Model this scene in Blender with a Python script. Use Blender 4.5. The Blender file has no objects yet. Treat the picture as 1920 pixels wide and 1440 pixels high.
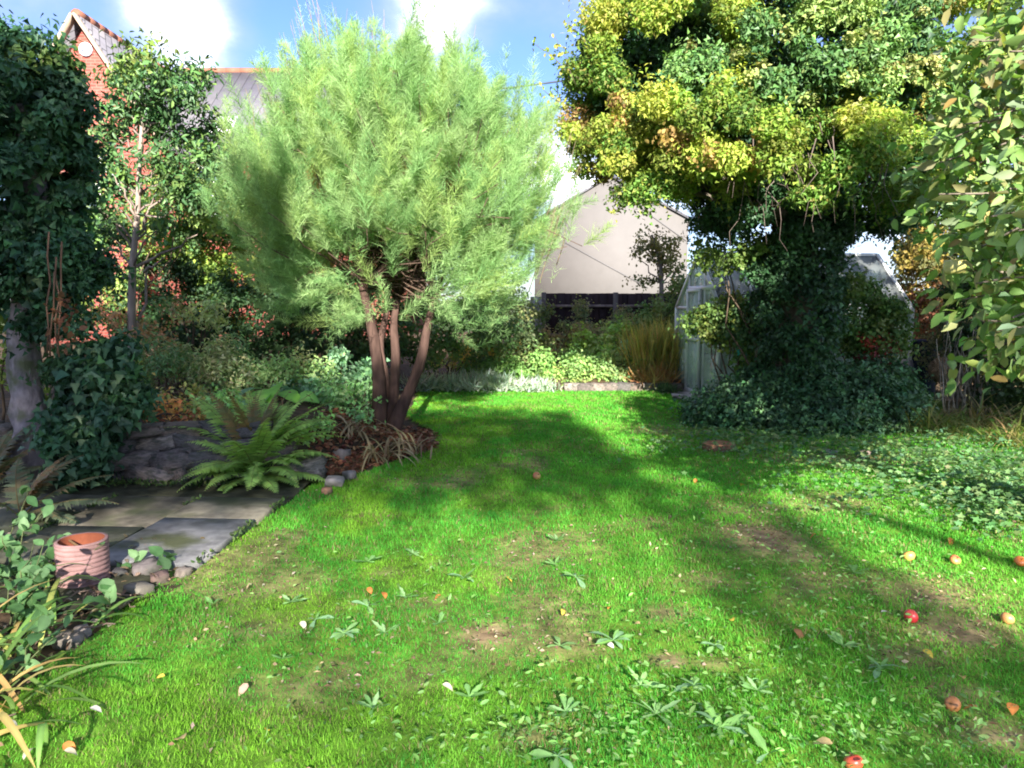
import bpy, math, random
import numpy as np
from mathutils import Vector, Matrix

AIRY = 900
rng = np.random.default_rng(11)
random.seed(11)
sc = bpy.context.scene
COL = sc.collection

# ------------------------------------------------------------------ camera
F, CAMH, U0, V0 = 1420.0, 1.55, 960.0, 720.0
PITCH = math.atan((720 - 560) / F)
cam_d = bpy.data.cameras.new("camera")
cam_d.sensor_width = 36.0
cam_d.lens = 36.0 * F / 1920.0
cam_d.clip_end = 2000
cam_d.clip_start = 0.05
cam = bpy.data.objects.new("camera", cam_d)
cam.location = (0, 0, CAMH)
cam.rotation_euler = (math.pi / 2 - PITCH, 0, 0)
COL.objects.link(cam)
sc.camera = cam

def ray(u, v):
    cx, cy = (u - U0) / F, (V0 - v) / F
    return np.array([cx, math.cos(PITCH) + math.sin(PITCH) * cy, -math.sin(PITCH) + math.cos(PITCH) * cy])

def P(u, v, d):
    r = ray(u, v)
    return np.array([0, 0, CAMH]) + r * (d / r[1])

def G(u, v, z=0.0):
    r = ray(u, v)
    return np.array([0, 0, CAMH]) + r * ((z - CAMH) / r[2])

# ------------------------------------------------------------------ light
SUN_EL, SUN_A = math.radians(23.5), math.radians(97)     # light travels towards (cos A, sin A)
world = bpy.data.worlds.new("World")
sc.world = world
world.use_nodes = True
nt = world.node_tree
nt.nodes.clear()
def N(t, tree=None, **kw):
    n = (tree or nt).nodes.new(t)
    for k, v in kw.items():
        setattr(n, k, v)
    return n
w_out = N("ShaderNodeOutputWorld"); w_bg = N("ShaderNodeBackground")
sky = N("ShaderNodeTexSky", sky_type='NISHITA')
sky.sun_disc = False
sky.sun_elevation = SUN_EL
sky.sun_rotation = math.atan2(-math.cos(SUN_A), -math.sin(SUN_A))
sky.air_density = 1.0; sky.dust_density = 0.4; sky.ozone_density = 2.5
tc = N("ShaderNodeTexCoord")
mp = N("ShaderNodeMapping"); mp.inputs['Scale'].default_value = (1.0, 1.0, 1.7); mp.inputs['Location'].default_value = (0.35, 0.2, 0.1)
noi = N("ShaderNodeTexNoise"); noi.inputs['Scale'].default_value = 3.2; noi.inputs['Detail'].default_value = 8; noi.inputs['Roughness'].default_value = 0.55
nt.links.new(tc.outputs['Generated'], mp.inputs['Vector']); nt.links.new(mp.outputs['Vector'], noi.inputs['Vector'])
ssum = noi.outputs['Fac']
def cloud_blob(u, v, rad, amt):
    global ssum
    r = ray(u, v); r = r / np.linalg.norm(r)
    d = N("ShaderNodeVectorMath", operation='DISTANCE'); d.inputs[1].default_value = tuple(r)
    nt.links.new(tc.outputs['Generated'], d.inputs[0])
    m = N("ShaderNodeMapRange", interpolation_type='SMOOTHSTEP')
    m.inputs['From Min'].default_value = 0; m.inputs['From Max'].default_value = rad
    m.inputs['To Min'].default_value = amt; m.inputs['To Max'].default_value = 0
    nt.links.new(d.outputs['Value'], m.inputs['Value'])
    a = N("ShaderNodeMath", operation='ADD'); nt.links.new(ssum, a.inputs[0]); nt.links.new(m.outputs[0], a.inputs[1])
    ssum = a.outputs[0]
cloud_blob(60, 60, 0.22, -0.14)
cloud_blob(345, 30, 0.10, 0.24)
cloud_blob(830, 40, 0.11, 0.18)
cloud_blob(560, 60, 0.13, -0.2)
cloud_blob(960, 110, 0.12, -0.22)
cloud_blob(1020, 260, 0.12, 0.16)
ramp = N("ShaderNodeMapRange", interpolation_type='SMOOTHSTEP')
ramp.inputs['From Min'].default_value = 0.30; ramp.inputs['From Max'].default_value = 0.92
nt.links.new(ssum, ramp.inputs['Value'])
pw = N("ShaderNodeMath", operation='POWER'); pw.inputs[1].default_value = 5.0; nt.links.new(ramp.outputs[0], pw.inputs[0])
mixc = N("ShaderNodeMix", data_type='RGBA')
mixc.inputs['B'].default_value = (42, 42, 42.6, 1)
soft = N("ShaderNodeMix", data_type='RGBA'); soft.inputs['B'].default_value = (1.62, 1.68, 1.76, 1)
nt.links.new(ramp.outputs[0], soft.inputs['Factor'])
nt.links.new(pw.outputs[0], mixc.inputs['Factor']); tint = N("ShaderNodeMix", data_type='RGBA', blend_type='MULTIPLY'); tint.inputs['Factor'].default_value = 1; tint.inputs['B'].default_value = (.33, .375, .55, 1)
nt.links.new(sky.outputs[0], tint.inputs['A']); nt.links.new(tint.outputs['Result'], soft.inputs['A']); nt.links.new(soft.outputs['Result'], mixc.inputs['A'])
w_bg.inputs['Strength'].default_value = 0.095
nt.links.new(mixc.outputs['Result'], w_bg.inputs['Color']); nt.links.new(w_bg.outputs[0], w_out.inputs[0])

sun_d = bpy.data.lights.new("sun", 'SUN'); sun_d.energy = 3.9; sun_d.angle = math.radians(0.53); sun_d.color = (1.0, 0.95, 0.86)
sun = bpy.data.objects.new("sun", sun_d)
sun.rotation_euler = Vector((math.cos(SUN_EL) * math.cos(SUN_A), math.cos(SUN_EL) * math.sin(SUN_A), -math.sin(SUN_EL))).to_track_quat('-Z', 'Y').to_euler()
COL.objects.link(sun)
sc.view_settings.view_transform = 'Standard'
sc.view_settings.look = 'None'
sc.view_settings.gamma = 1
sc.view_settings.use_curve_mapping = False
sc.view_settings.exposure = 2.5
sc.render.engine = 'CYCLES'
sc.cycles.use_denoising = True
sc.cycles.max_bounces = 6
sc.cycles.transparent_max_bounces = 12
sc.cycles.filter_width = 1.9

# ------------------------------------------------------------------ helpers
def vnoise(x, y, s, seed=0):
    x = np.asarray(x, float) / s + 57.3 * seed + 1000; y = np.asarray(y, float) / s + 31.7 * seed + 1000
    xi, yi = np.floor(x).astype(np.int64), np.floor(y).astype(np.int64)
    fx, fy = x - xi, y - yi
    fx = fx * fx * (3 - 2 * fx); fy = fy * fy * (3 - 2 * fy)
    def h(a, b):
        n = (a * 374761393 + b * 668265263 + seed * 974711) & 0xffffffff
        n = ((n ^ (n >> 13)) * 1274126177) & 0xffffffff
        return ((n ^ (n >> 16)) & 0xffff) / 65535.0
    return (h(xi, yi) * (1 - fx) + h(xi + 1, yi) * fx) * (1 - fy) + (h(xi, yi + 1) * (1 - fx) + h(xi + 1, yi + 1) * fx) * fy

def fbm(x, y, s, seed=0):
    return .55 * vnoise(x, y, s, seed) + .3 * vnoise(x, y, s * .45, seed + 1) + .15 * vnoise(x, y, s * .2, seed + 2)

def sstep(a, b, x):
    t = np.clip((np.asarray(x, float) - a) / (b - a), 0, 1)
    return t * t * (3 - 2 * t)

def unit(a):
    a = np.asarray(a, float)
    return a / np.maximum(np.linalg.norm(a, axis=-1, keepdims=True), 1e-9)

def mesh_np(name, V, T, C=None, smooth=False):
    """mesh from numpy: V (n,3), T (m,3) triangles or (m,4) quads, C (n,3) colour per point"""
    V = np.asarray(V, np.float32); T = np.asarray(T, np.int32)
    k = T.shape[1]
    me = bpy.data.meshes.new(name)
    me.vertices.add(len(V)); me.vertices.foreach_set("co", V.ravel())
    me.loops.add(T.size); me.loops.foreach_set("vertex_index", T.ravel())
    me.polygons.add(len(T))
    me.polygons.foreach_set("loop_start", np.arange(0, T.size, k, dtype=np.int32))
    me.polygons.foreach_set("loop_total", np.full(len(T), k, np.int32))
    if smooth:
        me.polygons.foreach_set("use_smooth", np.ones(len(T), bool))
    if C is not None:
        a = me.attributes.new("Col", 'FLOAT_COLOR', 'POINT')
        c4 = np.ones((len(V), 4), np.float32); c4[:, :3] = C
        a.data.foreach_set("color", c4.ravel())
    me.update(calc_edges=True)
    return me

class MB:
    """collects triangles with point colours, builds ONE mesh object"""
    def __init__(self):
        self.V, self.T, self.C, self.n = [], [], [], 0
    def add(self, V, T, C=(.5, .5, .5)):
        V = np.asarray(V, float); T = np.asarray(T, int)
        if T.shape[1] == 4:
            T = np.concatenate([T[:, [0, 1, 2]], T[:, [0, 2, 3]]])
        C = np.asarray(C, float)
        if C.ndim == 1:
            C = np.tile(C, (len(V), 1))
        self.V.append(V); self.T.append(T + self.n); self.C.append(C); self.n += len(V)
        return self
    def tube(self, pts, radii, sides=7, col=(.2, .15, .1), wob=0.0):
        pts = np.asarray(pts, float); n = len(pts)
        radii = np.broadcast_to(np.asarray(radii, float), (n,))
        tan = unit(np.gradient(pts, axis=0))
        ref = np.array([0.31, 0.2, 0.93]) if abs(tan[0][2]) < .9 else np.array([1., 0.1, 0])
        u = unit(np.cross(tan, ref)); w = np.cross(tan, u)
        a = np.linspace(0, 2 * np.pi, sides, endpoint=False)
        rr = radii[:, None] * (1 + wob * (rng.random((n, sides)) - .5))
        V = pts[:, None] + rr[..., None] * (np.cos(a)[None, :, None] * u[:, None] + np.sin(a)[None, :, None] * w[:, None])
        i = np.arange(n - 1)[:, None] * sides; j = np.arange(sides)[None]
        q = np.stack([i + j, i + (j + 1) % sides, i + sides + (j + 1) % sides, i + sides + j], -1).reshape(-1, 4)
        V = np.concatenate([V.reshape(-1, 3), pts[[0, -1]]])
        c0 = np.stack([np.full(sides, n * sides), (np.arange(sides) + 1) % sides, np.arange(sides)], -1)
        c1 = np.stack([np.full(sides, n * sides + 1), np.arange(sides) + (n - 1) * sides, (np.arange(sides) + 1) % sides + (n - 1) * sides], -1)
        C = np.asarray(col, float)
        self.add(V, q, C)
        self.T.append(np.concatenate([c0, c1]) + self.n - len(V))
        return self
    def box(self, c, s, col=(.5, .5, .5), R=None):
        c = np.asarray(c, float); s = np.asarray(s, float) / 2
        V = np.array([[x, y, z] for x in (-1, 1) for y in (-1, 1) for z in (-1, 1)], float) * s
        if R is not None:
            V = V @ np.asarray(R).T
        T = np.array([[0, 1, 3, 2], [4, 6, 7, 5], [0, 4, 5, 1], [2, 3, 7, 6], [0, 2, 6, 4], [1, 5, 7, 3]])
        return self.add(V + c, T, col)
    def beam(self, a, b, w, h, col=(.5, .5, .5), up=(0, 0, 1)):
        a = np.asarray(a, float); b = np.asarray(b, float)
        x = unit(b - a); y = unit(np.cross(up, x)); z = np.cross(x, y)
        return self.box((a + b) / 2, (np.linalg.norm(b - a), w, h), col, np.stack([x, y, z], 1))
    def prism(self, poly, off, col=(.5, .5, .5)):
        """extrude a planar polygon by off"""
        A = np.asarray(poly, float); B = A + np.asarray(off, float); n = len(A)
        V = np.concatenate([A, B])
        T = [[0, i + 1, i] for i in range(1, n - 1)] + [[n, n + i, n + i + 1] for i in range(1, n - 1)]
        for i in range(n):
            j = (i + 1) % n
            T += [[i, j, n + j], [i, n + j, n + i]]
        return self.add(V, np.array(T), col)
    def data(self, name, origin=(0, 0, 0), smooth=False):
        return mesh_np(name, np.concatenate(self.V) - np.asarray(origin, float), np.concatenate(self.T), np.concatenate(self.C), smooth)
    def build(self, name, mat, parent=None, smooth=False, kind=None):
        o = parent.get('_o') if parent is not None and '_o' in parent else None
        org = np.array(parent['_origin']) if parent is not None else np.zeros(3)
        return link(name, self.data(name, org, smooth), mat, parent, kind=kind)

def link(name, me, mat, parent=None, M=None, kind=None, label=None):
    ob = bpy.data.objects.new(name, me)
    if mat is not None and not me.materials:
        me.materials.append(mat)
    COL.objects.link(ob)
    if parent is not None:
        ob.parent = parent
    if M is not None:
        ob.matrix_local = M
    if kind: ob['kind'] = kind
    if label: ob['label'] = label
    return ob

def tag(o, label, cat, group=None):
    o['label'] = label; o['category'] = cat
    if group: o['group'] = group
    return o

def thing(name, label, cat, loc, group=None):
    o = bpy.data.objects.new(name, None); o.empty_display_size = .1
    o.location = tuple(float(x) for x in loc)
    COL.objects.link(o)
    o['_origin'] = [float(x) for x in loc]
    return tag(o, label, cat, group)

def struct(o):
    o['kind'] = 'structure'; return o

def frame_m(pos, axis, nrm, s=1.0):
    """matrix: local Y along axis, local Z along nrm"""
    y = Vector(axis).normalized(); z = Vector(nrm); x = y.cross(z)
    if x.length < 1e-6: x = y.orthogonal()
    x.normalize(); z = x.cross(y)
    M = Matrix((x, y, z)).transposed().to_4x4()
    M = Matrix.Translation(Vector(pos)) @ M @ Matrix.Scale(s, 4)
    return M

# leaf templates: (along 0..1, across -1..1, up), triangles
TPL = {
    'needle': (np.array([[0, -.5, 0], [0, .5, 0], [1, 0, 0]], float), np.array([[0, 1, 2]])),
    'blade': (np.array([[0, -.5, 0], [0, .5, 0], [.55, .42, .1], [.55, -.42, .1], [1, 0, -.05]], float), np.array([[0, 1, 2], [0, 2, 3], [3, 2, 4]])),
    'diamond': (np.array([[0, 0, 0], [.45, -.5, .1], [1, 0, -.06], [.45, .5, .1]], float), np.array([[0, 1, 2], [0, 2, 3]])),
    'ovate': (np.array([[0, 0, 0], [.28, -.42, .08], [.66, -.38, .06], [1, 0, -.1], [.66, .38, .06], [.28, .42, .08], [.5, 0, 0]], float),
              np.array([[0, 1, 6], [1, 2, 6], [2, 3, 6], [3, 4, 6], [4, 5, 6], [5, 0, 6]])),
    'ivy': (np.array([[0, 0, 0], [.05, -.45, .03], [.38, -.26, .06], [1, 0, -.08], [.38, .26, .06], [.05, .45, .03], [.3, 0, -.02]], float),
            np.array([[0, 1, 6], [1, 2, 6], [2, 3, 6], [3, 4, 6], [4, 5, 6], [5, 0, 6]])),
    'lobed': (np.array([[0, 0, 0], [-.05, -.4, .03], [.3, -.28, .06], [.5, -.55, .02], [.62, -.2, .05], [1, 0, -.08], [.62, .2, .05], [.5, .55, .02], [.3, .28, .06], [-.05, .4, .03], [.4, 0, -.03]], float),
              np.array([[0, 1, 10], [1, 2, 10], [2, 3, 10], [3, 4, 10], [4, 5, 10], [5, 6, 10], [6, 7, 10], [7, 8, 10], [8, 9, 10], [9, 0, 10]])),
    'pinna': (np.array([[0, -.4, 0], [0, .4, 0], [.2, .62, 0], [.3, .3, 0], [.42, .5, 0], [.52, .24, 0], [.64, .36, 0], [.74, .15, 0], [1, 0, -.08],
                        [.74, -.15, 0], [.64, -.36, 0], [.52, -.24, 0], [.42, -.5, 0], [.3, -.3, 0], [.2, -.62, 0]], float),
              np.array([[0, 1, 3], [1, 2, 3], [0, 3, 13], [0, 13, 14], [3, 4, 5], [13, 3, 5], [13, 5, 11], [12, 13, 11], [5, 6, 7], [11, 5, 7], [11, 7, 9], [10, 11, 9], [9, 7, 8]])),
}

def leaves(mb, pos, axis, nrm, L, W, col, tpl='ovate'):
    t, T = TPL[tpl]
    n = len(pos)
    axis = unit(axis); side = unit(np.cross(axis, nrm)); nn = np.cross(side, axis)
    L = np.broadcast_to(np.asarray(L, float), (n,)); W = np.broadcast_to(np.asarray(W, float), (n,))
    V = (pos[:, None] + axis[:, None] * (t[None, :, 0, None] * L[:, None, None]) + side[:, None] * (t[None, :, 1, None] * W[:, None, None])
         + nn[:, None] * (t[None, :, 2, None] * L[:, None, None]))
    k = len(t)
    TT = (T[None] + (np.arange(n) * k)[:, None, None]).reshape(-1, 3)
    C = np.repeat(np.broadcast_to(np.asarray(col, float), (n, 3)), k, axis=0)
    mb.add(V.reshape(-1, 3), TT, C)

def palette(n, cols, weights=None, var=.18):
    cols = np.asarray(cols, float)
    idx = rng.choice(len(cols), n, p=None if weights is None else np.asarray(weights) / np.sum(weights))
    c = cols[idx] * (1 + var * rng.standard_normal((n, 1))) * (1 + var * .4 * rng.standard_normal((n, 3)))
    return np.clip(c, .004, .9)

def rand_dirs(n):
    return unit(rng.standard_normal((n, 3)))

# ------------------------------------------------------------------ materials
MATS = {}
def new_mat(name):
    m = bpy.data.materials.new(name); m.use_nodes = True
    m.node_tree.nodes.clear()
    MATS[name] = m
    return m, m.node_tree

def leaf_mat(name, transl=.35, rough=.5, spec=.3, tint=(1.5, 1.55, .7)):
    m, t = new_mat(name)
    out = N("ShaderNodeOutputMaterial", t); b = N("ShaderNodeBsdfPrincipled", t); tr = N("ShaderNodeBsdfTranslucent", t); mx = N("ShaderNodeMixShader", t)
    at = N("ShaderNodeAttribute", t, attribute_name="Col")
    b.inputs['Roughness'].default_value = rough; b.inputs['Specular IOR Level'].default_value = spec
    ml = N("ShaderNodeMix", t, data_type='RGBA', blend_type='MULTIPLY'); ml.inputs['Factor'].default_value = 1; ml.inputs['B'].default_value = (*tint, 1)
    t.links.new(at.outputs['Color'], b.inputs['Base Color']); t.links.new(at.outputs['Color'], ml.inputs['A'])
    t.links.new(ml.outputs['Result'], tr.inputs['Color'])
    mx.inputs[0].default_value = transl
    t.links.new(b.outputs[0], mx.inputs[1]); t.links.new(tr.outputs[0], mx.inputs[2]); t.links.new(mx.outputs[0], out.inputs[0])
    return m

def rough_mat(name, nscale=8, nstr=.35, bump=.4, rough=.85, spec=.2, base=None, second=None, detail=8, stretch=None, metallic=0):
    """Col attribute or base colour, broken up by noise, with bump"""
    m, t = new_mat(name)
    out = N("ShaderNodeOutputMaterial", t); b = N("ShaderNodeBsdfPrincipled", t)
    b.inputs['Roughness'].default_value = rough; b.inputs['Specular IOR Level'].default_value = spec; b.inputs['Metallic'].default_value = metallic
    g = N("ShaderNodeTexCoord", t)
    n1 = N("ShaderNodeTexNoise", t); n1.inputs['Scale'].default_value = nscale; n1.inputs['Detail'].default_value = detail
    vec = g.outputs['Object']
    if stretch:
        mpn = N("ShaderNodeMapping", t); mpn.inputs['Scale'].default_value = stretch
        t.links.new(vec, mpn.inputs[0]); vec = mpn.outputs[0]
    t.links.new(vec, n1.inputs['Vector'])
    if base is None:
        src = N("ShaderNodeAttribute", t, attribute_name="Col").outputs['Color']
    else:
        r = N("ShaderNodeRGB", t); r.outputs[0].default_value = (*base, 1); src = r.outputs[0]
    mr = N("ShaderNodeMapRange", t); mr.inputs['From Min'].default_value = .25; mr.inputs['From Max'].default_value = .75
    mr.inputs['To Min'].default_value = 1 - nstr; mr.inputs['To Max'].default_value = 1 + nstr
    t.links.new(n1.outputs['Fac'], mr.inputs[0])
    ml = N("ShaderNodeVectorMath", t, operation='SCALE')
    t.links.new(src, ml.inputs[0]); t.links.new(mr.outputs[0], ml.inputs['Scale'])
    csrc = ml.outputs[0]
    if second is not None:
        n2 = N("ShaderNodeTexNoise", t); n2.inputs['Scale'].default_value = nscale * .35; n2.inputs['Detail'].default_value = 6
        t.links.new(g.outputs['Object'], n2.inputs['Vector'])
        m2 = N("ShaderNodeMapRange", t); m2.inputs['From Min'].default_value = .5; m2.inputs['From Max'].default_value = .68
        t.links.new(n2.outputs['Fac'], m2.inputs[0])
        mx = N("ShaderNodeMix", t, data_type='RGBA'); mx.inputs['B'].default_value = (*second, 1)
        t.links.new(m2.outputs[0], mx.inputs['Factor']); t.links.new(csrc, mx.inputs['A']); csrc = mx.outputs['Result']
    t.links.new(csrc, b.inputs['Base Color'])
    bp = N("ShaderNodeBump", t); bp.inputs['Strength'].default_value = bump; bp.inputs['Distance'].default_value = .02
    t.links.new(n1.outputs['Fac'], bp.inputs['Height']); t.links.new(bp.outputs[0], b.inputs['Normal'])
    t.links.new(b.outputs[0], out.inputs[0])
    return m

M_leaf = leaf_mat("leaf_soft", .35, .55, .25)
M_gloss = leaf_mat("leaf_glossy", .2, .45, .26)
M_feather = leaf_mat("leaf_feathery", .45, .7, .1, (1.3, 1.35, .8))
M_grass = leaf_mat("grass_blade", .45, .6, .2, (1.4, 1.5, .5))
M_dry = leaf_mat("leaf_dry", .2, .8, .1, (1.2, 1.1, .8))
M_bark = rough_mat("bark", 14, .45, .9, .9, .1, stretch=(1, 1, .25))
M_bark_pale = rough_mat("bark_pale", 16, .6, 1.0, .9, .1, second=(.10, .11, .06), stretch=(1, 1, .5))
M_soil = rough_mat("soil", 9, .55, 1.0, .95, .1)
M_stone = rough_mat("stone", 12, .45, .8, .9, .15, second=(.055, .06, .045))
M_slate = rough_mat("paving_slab", 9, .6, .5, .6, .25, second=(.065, .07, .035))
M_render = rough_mat("render_wall", 3, .05, .15, .9, .15, base=(.13, .121, .116))
M_paint = rough_mat("white_paint", 5, .06, .1, .5, .4, base=(.78, .78, .77))
M_timber = rough_mat("dark_timber", 10, .35, .4, .8, .2, stretch=(1, 1, .15))
M_alu = rough_mat("aluminium", 20, .08, .05, .4, .5, base=(.58, .59, .57), metallic=.1)
M_rooft = rough_mat("clay_ridge", 6, .25, .3, .8, .2, base=(.20, .085, .055))
M_terra = rough_mat("terracotta", 18, .18, .25, .8, .2)
M_skin = rough_mat("fruit_skin", 22, .25, .1, .35, .5)
M_plain = rough_mat("plain_col", 14, .15, .2, .6, .3)

def brick_mat(name, c1, c2, mortar, scale=1.0, bw=.225, bh=.075, rot=(math.pi / 2, 0, 0), rough=.9, msize=.011):
    m, t = new_mat(name)
    out = N("ShaderNodeOutputMaterial", t); b = N("ShaderNodeBsdfPrincipled", t); b.inputs['Roughness'].default_value = rough
    b.inputs['Specular IOR Level'].default_value = .2
    g = N("ShaderNodeTexCoord", t); mpn = N("ShaderNodeMapping", t); mpn.inputs['Rotation'].default_value = rot
    br = N("ShaderNodeTexBrick", t); br.inputs['Color1'].default_value = (*c1, 1); br.inputs['Color2'].default_value = (*c2, 1); br.inputs['Mortar'].default_value = (*mortar, 1)
    br.inputs['Scale'].default_value = scale; br.inputs['Brick Width'].default_value = bw; br.inputs['Row Height'].default_value = bh; br.inputs['Mortar Size'].default_value = msize
    t.links.new(g.outputs['Object'], mpn.inputs[0]); t.links.new(mpn.outputs[0], br.inputs['Vector'])
    n1 = N("ShaderNodeTexNoise", t); n1.inputs['Scale'].default_value = 2.5; n1.inputs['Detail'].default_value = 8
    t.links.new(g.outputs['Object'], n1.inputs['Vector'])
    mr = N("ShaderNodeMapRange", t); mr.inputs['To Min'].default_value = .65; mr.inputs['To Max'].default_value = 1.35
    t.links.new(n1.outputs['Fac'], mr.inputs[0])
    ml = N("ShaderNodeVectorMath", t, operation='SCALE'); t.links.new(br.outputs['Color'], ml.inputs[0]); t.links.new(mr.outputs[0], ml.inputs['Scale'])
    t.links.new(ml.outputs[0], b.inputs['Base Color'])
    bp = N("ShaderNodeBump", t); bp.inputs['Strength'].default_value = .5; bp.inputs['Distance'].default_value = .01; bp.invert = True
    t.links.new(br.outputs['Fac'], bp.inputs['Height']); t.links.new(bp.outputs[0], b.inputs['Normal'])
    t.links.new(b.outputs[0], out.inputs[0])
    return m
M_brick = brick_mat("red_brick", (.225, .048, .038), (.27, .066, .052), (.22, .115, .09))
M_slates = brick_mat("roof_slates", (.12, .115, .135), (.17, .16, .17), (.05, .05, .055), bw=.3, bh=.2, msize=.012, rot=(math.radians(50), 0, 0), rough=.6)

def glass_mat(name, col=(.86, .92, .9), fac=.72, rough=.12):
    m, t = new_mat(name)
    out = N("ShaderNodeOutputMaterial", t); tr = N("ShaderNodeBsdfTransparent", t); gl = N("ShaderNodeBsdfPrincipled", t); mx = N("ShaderNodeMixShader", t)
    gl.inputs['Base Color'].default_value = (*col, 1); gl.inputs['Roughness'].default_value = rough; gl.inputs['Specular IOR Level'].default_value = .6
    tr.inputs[0].default_value = (.93, .96, .95, 1)
    n1 = N("ShaderNodeTexNoise", t); n1.inputs['Scale'].default_value = 4; n1.inputs['Detail'].default_value = 8
    g = N("ShaderNodeTexCoord", t); t.links.new(g.outputs['Object'], n1.inputs['Vector'])
    mr = N("ShaderNodeMapRange", t); mr.inputs['To Min'].default_value = fac - .3; mr.inputs['To Max'].default_value = fac + .25
    t.links.new(n1.outputs['Fac'], mr.inputs[0]); t.links.new(mr.outputs[0], mx.inputs[0])
    t.links.new(tr.outputs[0], mx.inputs[1]); t.links.new(gl.outputs[0], mx.inputs[2]); t.links.new(mx.outputs[0], out.inputs[0])
    return m
M_glass = glass_mat("greenhouse_glass", (.62, .74, .60), .42)
M_poly = glass_mat("milky_roof_sheet", (.17, .18, .18), .6, .35)
M_pane = rough_mat("window_glass", 2, .2, .02, .08, .8, base=(.10, .14, .20))

# ------------------------------------------------------------------ ground levels
_by = np.array([6.2, 6.4, 6.6, 7.1, 7.7, 8.6, 10.0, 12.2, 14.0])
_bx = np.array([-1.85, -1.8, -1.5, -1.25, -.85, -.95, -1.45, -1.6, -1.6])
def bed_edge(y):
    return np.interp(y, _by, _bx)
def gz(x, y):
    """height of the ground at (x, y)"""
    x = np.asarray(x, float); y = np.asarray(y, float)
    z = .45 * sstep(0, 1.5, bed_edge(y) - x)
    z = np.where((x < -1.9), np.where(x < -2.6, .45, np.maximum(z, .25 + .2 * sstep(1.9, 2.6, -x))), z)
    z = np.where(y < 6.42, 0, z)
    far = .16 * sstep(12.75, 13.0, y) * (x > -1.7)
    z = np.maximum(z, far)
    z = np.maximum(z, .5 * sstep(16, 20, y))
    return z + 0 * x

def grid_sheet(name, x0, x1, y0, y1, step, zf, cf, mask=None):
    xs = np.arange(x0, x1 + step / 2, step); ys = np.arange(y0, y1 + step / 2, step)
    X, Y = np.meshgrid(xs, ys); nx, ny = len(xs), len(ys)
    V = np.stack([X, Y, zf(X, Y)], -1).reshape(-1, 3)
    i = np.arange(ny - 1)[:, None] * nx; j = np.arange(nx - 1)[None]
    q = np.stack([i + j, i + j + 1, i + nx + j + 1, i + nx + j], -1).reshape(-1, 4)
    if mask is not None:
        c = V[q].mean(1); q = q[mask(c[:, 0], c[:, 1])]
    return mesh_np(name, V, q, cf(V[:, 0], V[:, 1]), True)

# big ground sheet to the horizon
me = mesh_np("ground", [[-400, -400, -.06], [400, -400, -.06], [400, 600, -.06], [-400, 600, -.06]], [[0, 1, 2, 3]], np.tile([.06, .075, .03], (4, 1)))
struct(link("ground", me, M_soil))

# lawn edge polygon (left side, from near to far)
_ly = np.array([0.0, 2.4, 3.2, 4.0, 4.6, 5.6, 6.2, 6.4, 6.7, 7.1, 7.7, 8.6, 10.0, 12.8])
_lx = np.array([-2.6, -1.95, -1.95, -1.95, -1.98, -1.70, -1.66, -1.55, -1.3, -1.12, -.78, -.88, -1.4, -1.55])
def lawn_left(y):
    return np.interp(y, _ly, _lx) + .05 * (vnoise(y, y * 0, .25, 5) - .5)
def bare_amt(x, y):
    b = .55 * sstep(.54, .8, fbm(x, y, .8, 3))
    for (u, v, rx, ry, a) in [(1430, 1010, .30, .40, 1.0), (1500, 1045, .22, .2, .7), (920, 1190, .22, .16, .85), (860, 1230, .25, .15, .5), (1250, 1240, .08, .05, 1.2), (1750, 1110, .35, .3, .8), (1800, 1180, .28, .22, .9), (1720, 1230, .2, .14, .7), (1870, 1380, .2, .12, .8), (1560, 940, .35, .3, .7), (560, 1290, .25, .14, .5), (480, 1180, .25, .16, .45), (1330, 1090, .2, .15, .5),
                              (1000, 1380, .12, .08, .6), (1250, 1150, .12, .1, .6), (1340, 1245, .1, .06, .5), (1800, 1300, .18, .12, .6), (1600, 860, .9, .35, .8), (1400, 830, .5, .2, .5), (720, 1075, .12, .1, .4)]:
        g = G(u, v)
        d2 = ((x - g[0]) / rx) ** 2 + ((y - g[1]) / ry) ** 2
        b = np.maximum(b, a * np.exp(-d2) * (.55 + .9 * fbm(x, y, .16, 9)))
    return np.clip(b, 0, 1) * sstep(11, 8.5, y)
def lawn_col(x, y):
    b = bare_amt(x, y)[:, None]; n = fbm(x, y, .5, 21)[:, None]
    green = np.array([.08, .19, .02]) * (1 - n) + np.array([.13, .21, .025]) * n
    brown = np.array([.24, .165, .095]) * (.7 + .7 * vnoise(x, y, .07, 4))[:, None]
    return green * (1 - b) + brown * b
me = grid_sheet("lawn", -3.2, 6.5, .2, 12.85, .06, lambda x, y: .012 * (fbm(x, y, .7, 2) - .5), lawn_col, lambda x, y: x > lawn_left(y) - .02)
struct(link("lawn", me, M_soil))

def soil_col(x, y):
    n = fbm(x, y, .35, 8)[:, None]
    return np.array([.055, .04, .026]) * (.6 + .9 * n) + np.array([.05, .025, .01]) * (vnoise(x, y, .05, 3) > .7)[:, None]
me = grid_sheet("flower_bed", -16, -.6, 6.44, 24, .14, lambda x, y: gz(x, y) + .04 * (fbm(x, y, .5, 4) - .5) - .012, soil_col, lambda x, y: x < np.where(y > 12.8, 9, lawn_left(y) + .12))
struct(link("flower_bed", me, M_soil))
me = grid_sheet("far_flower_bed", -1.6, 9, 12.7, 24, .2, lambda x, y: gz(x, y) + .04 * (fbm(x, y, .5, 4) - .5), soil_col)
struct(link("far_flower_bed", me, M_soil))
me = grid_sheet("planting_border", -8, -1.5, .2, 4.75, .1, lambda x, y: .03 * (fbm(x, y, .4, 14) - .5) + .02 * sstep(.0, .6, lawn_left(y) - x) - .012, soil_col, lambda x, y: x < lawn_left(y) + .1)
struct(link("planting_border", me, M_soil))

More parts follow.
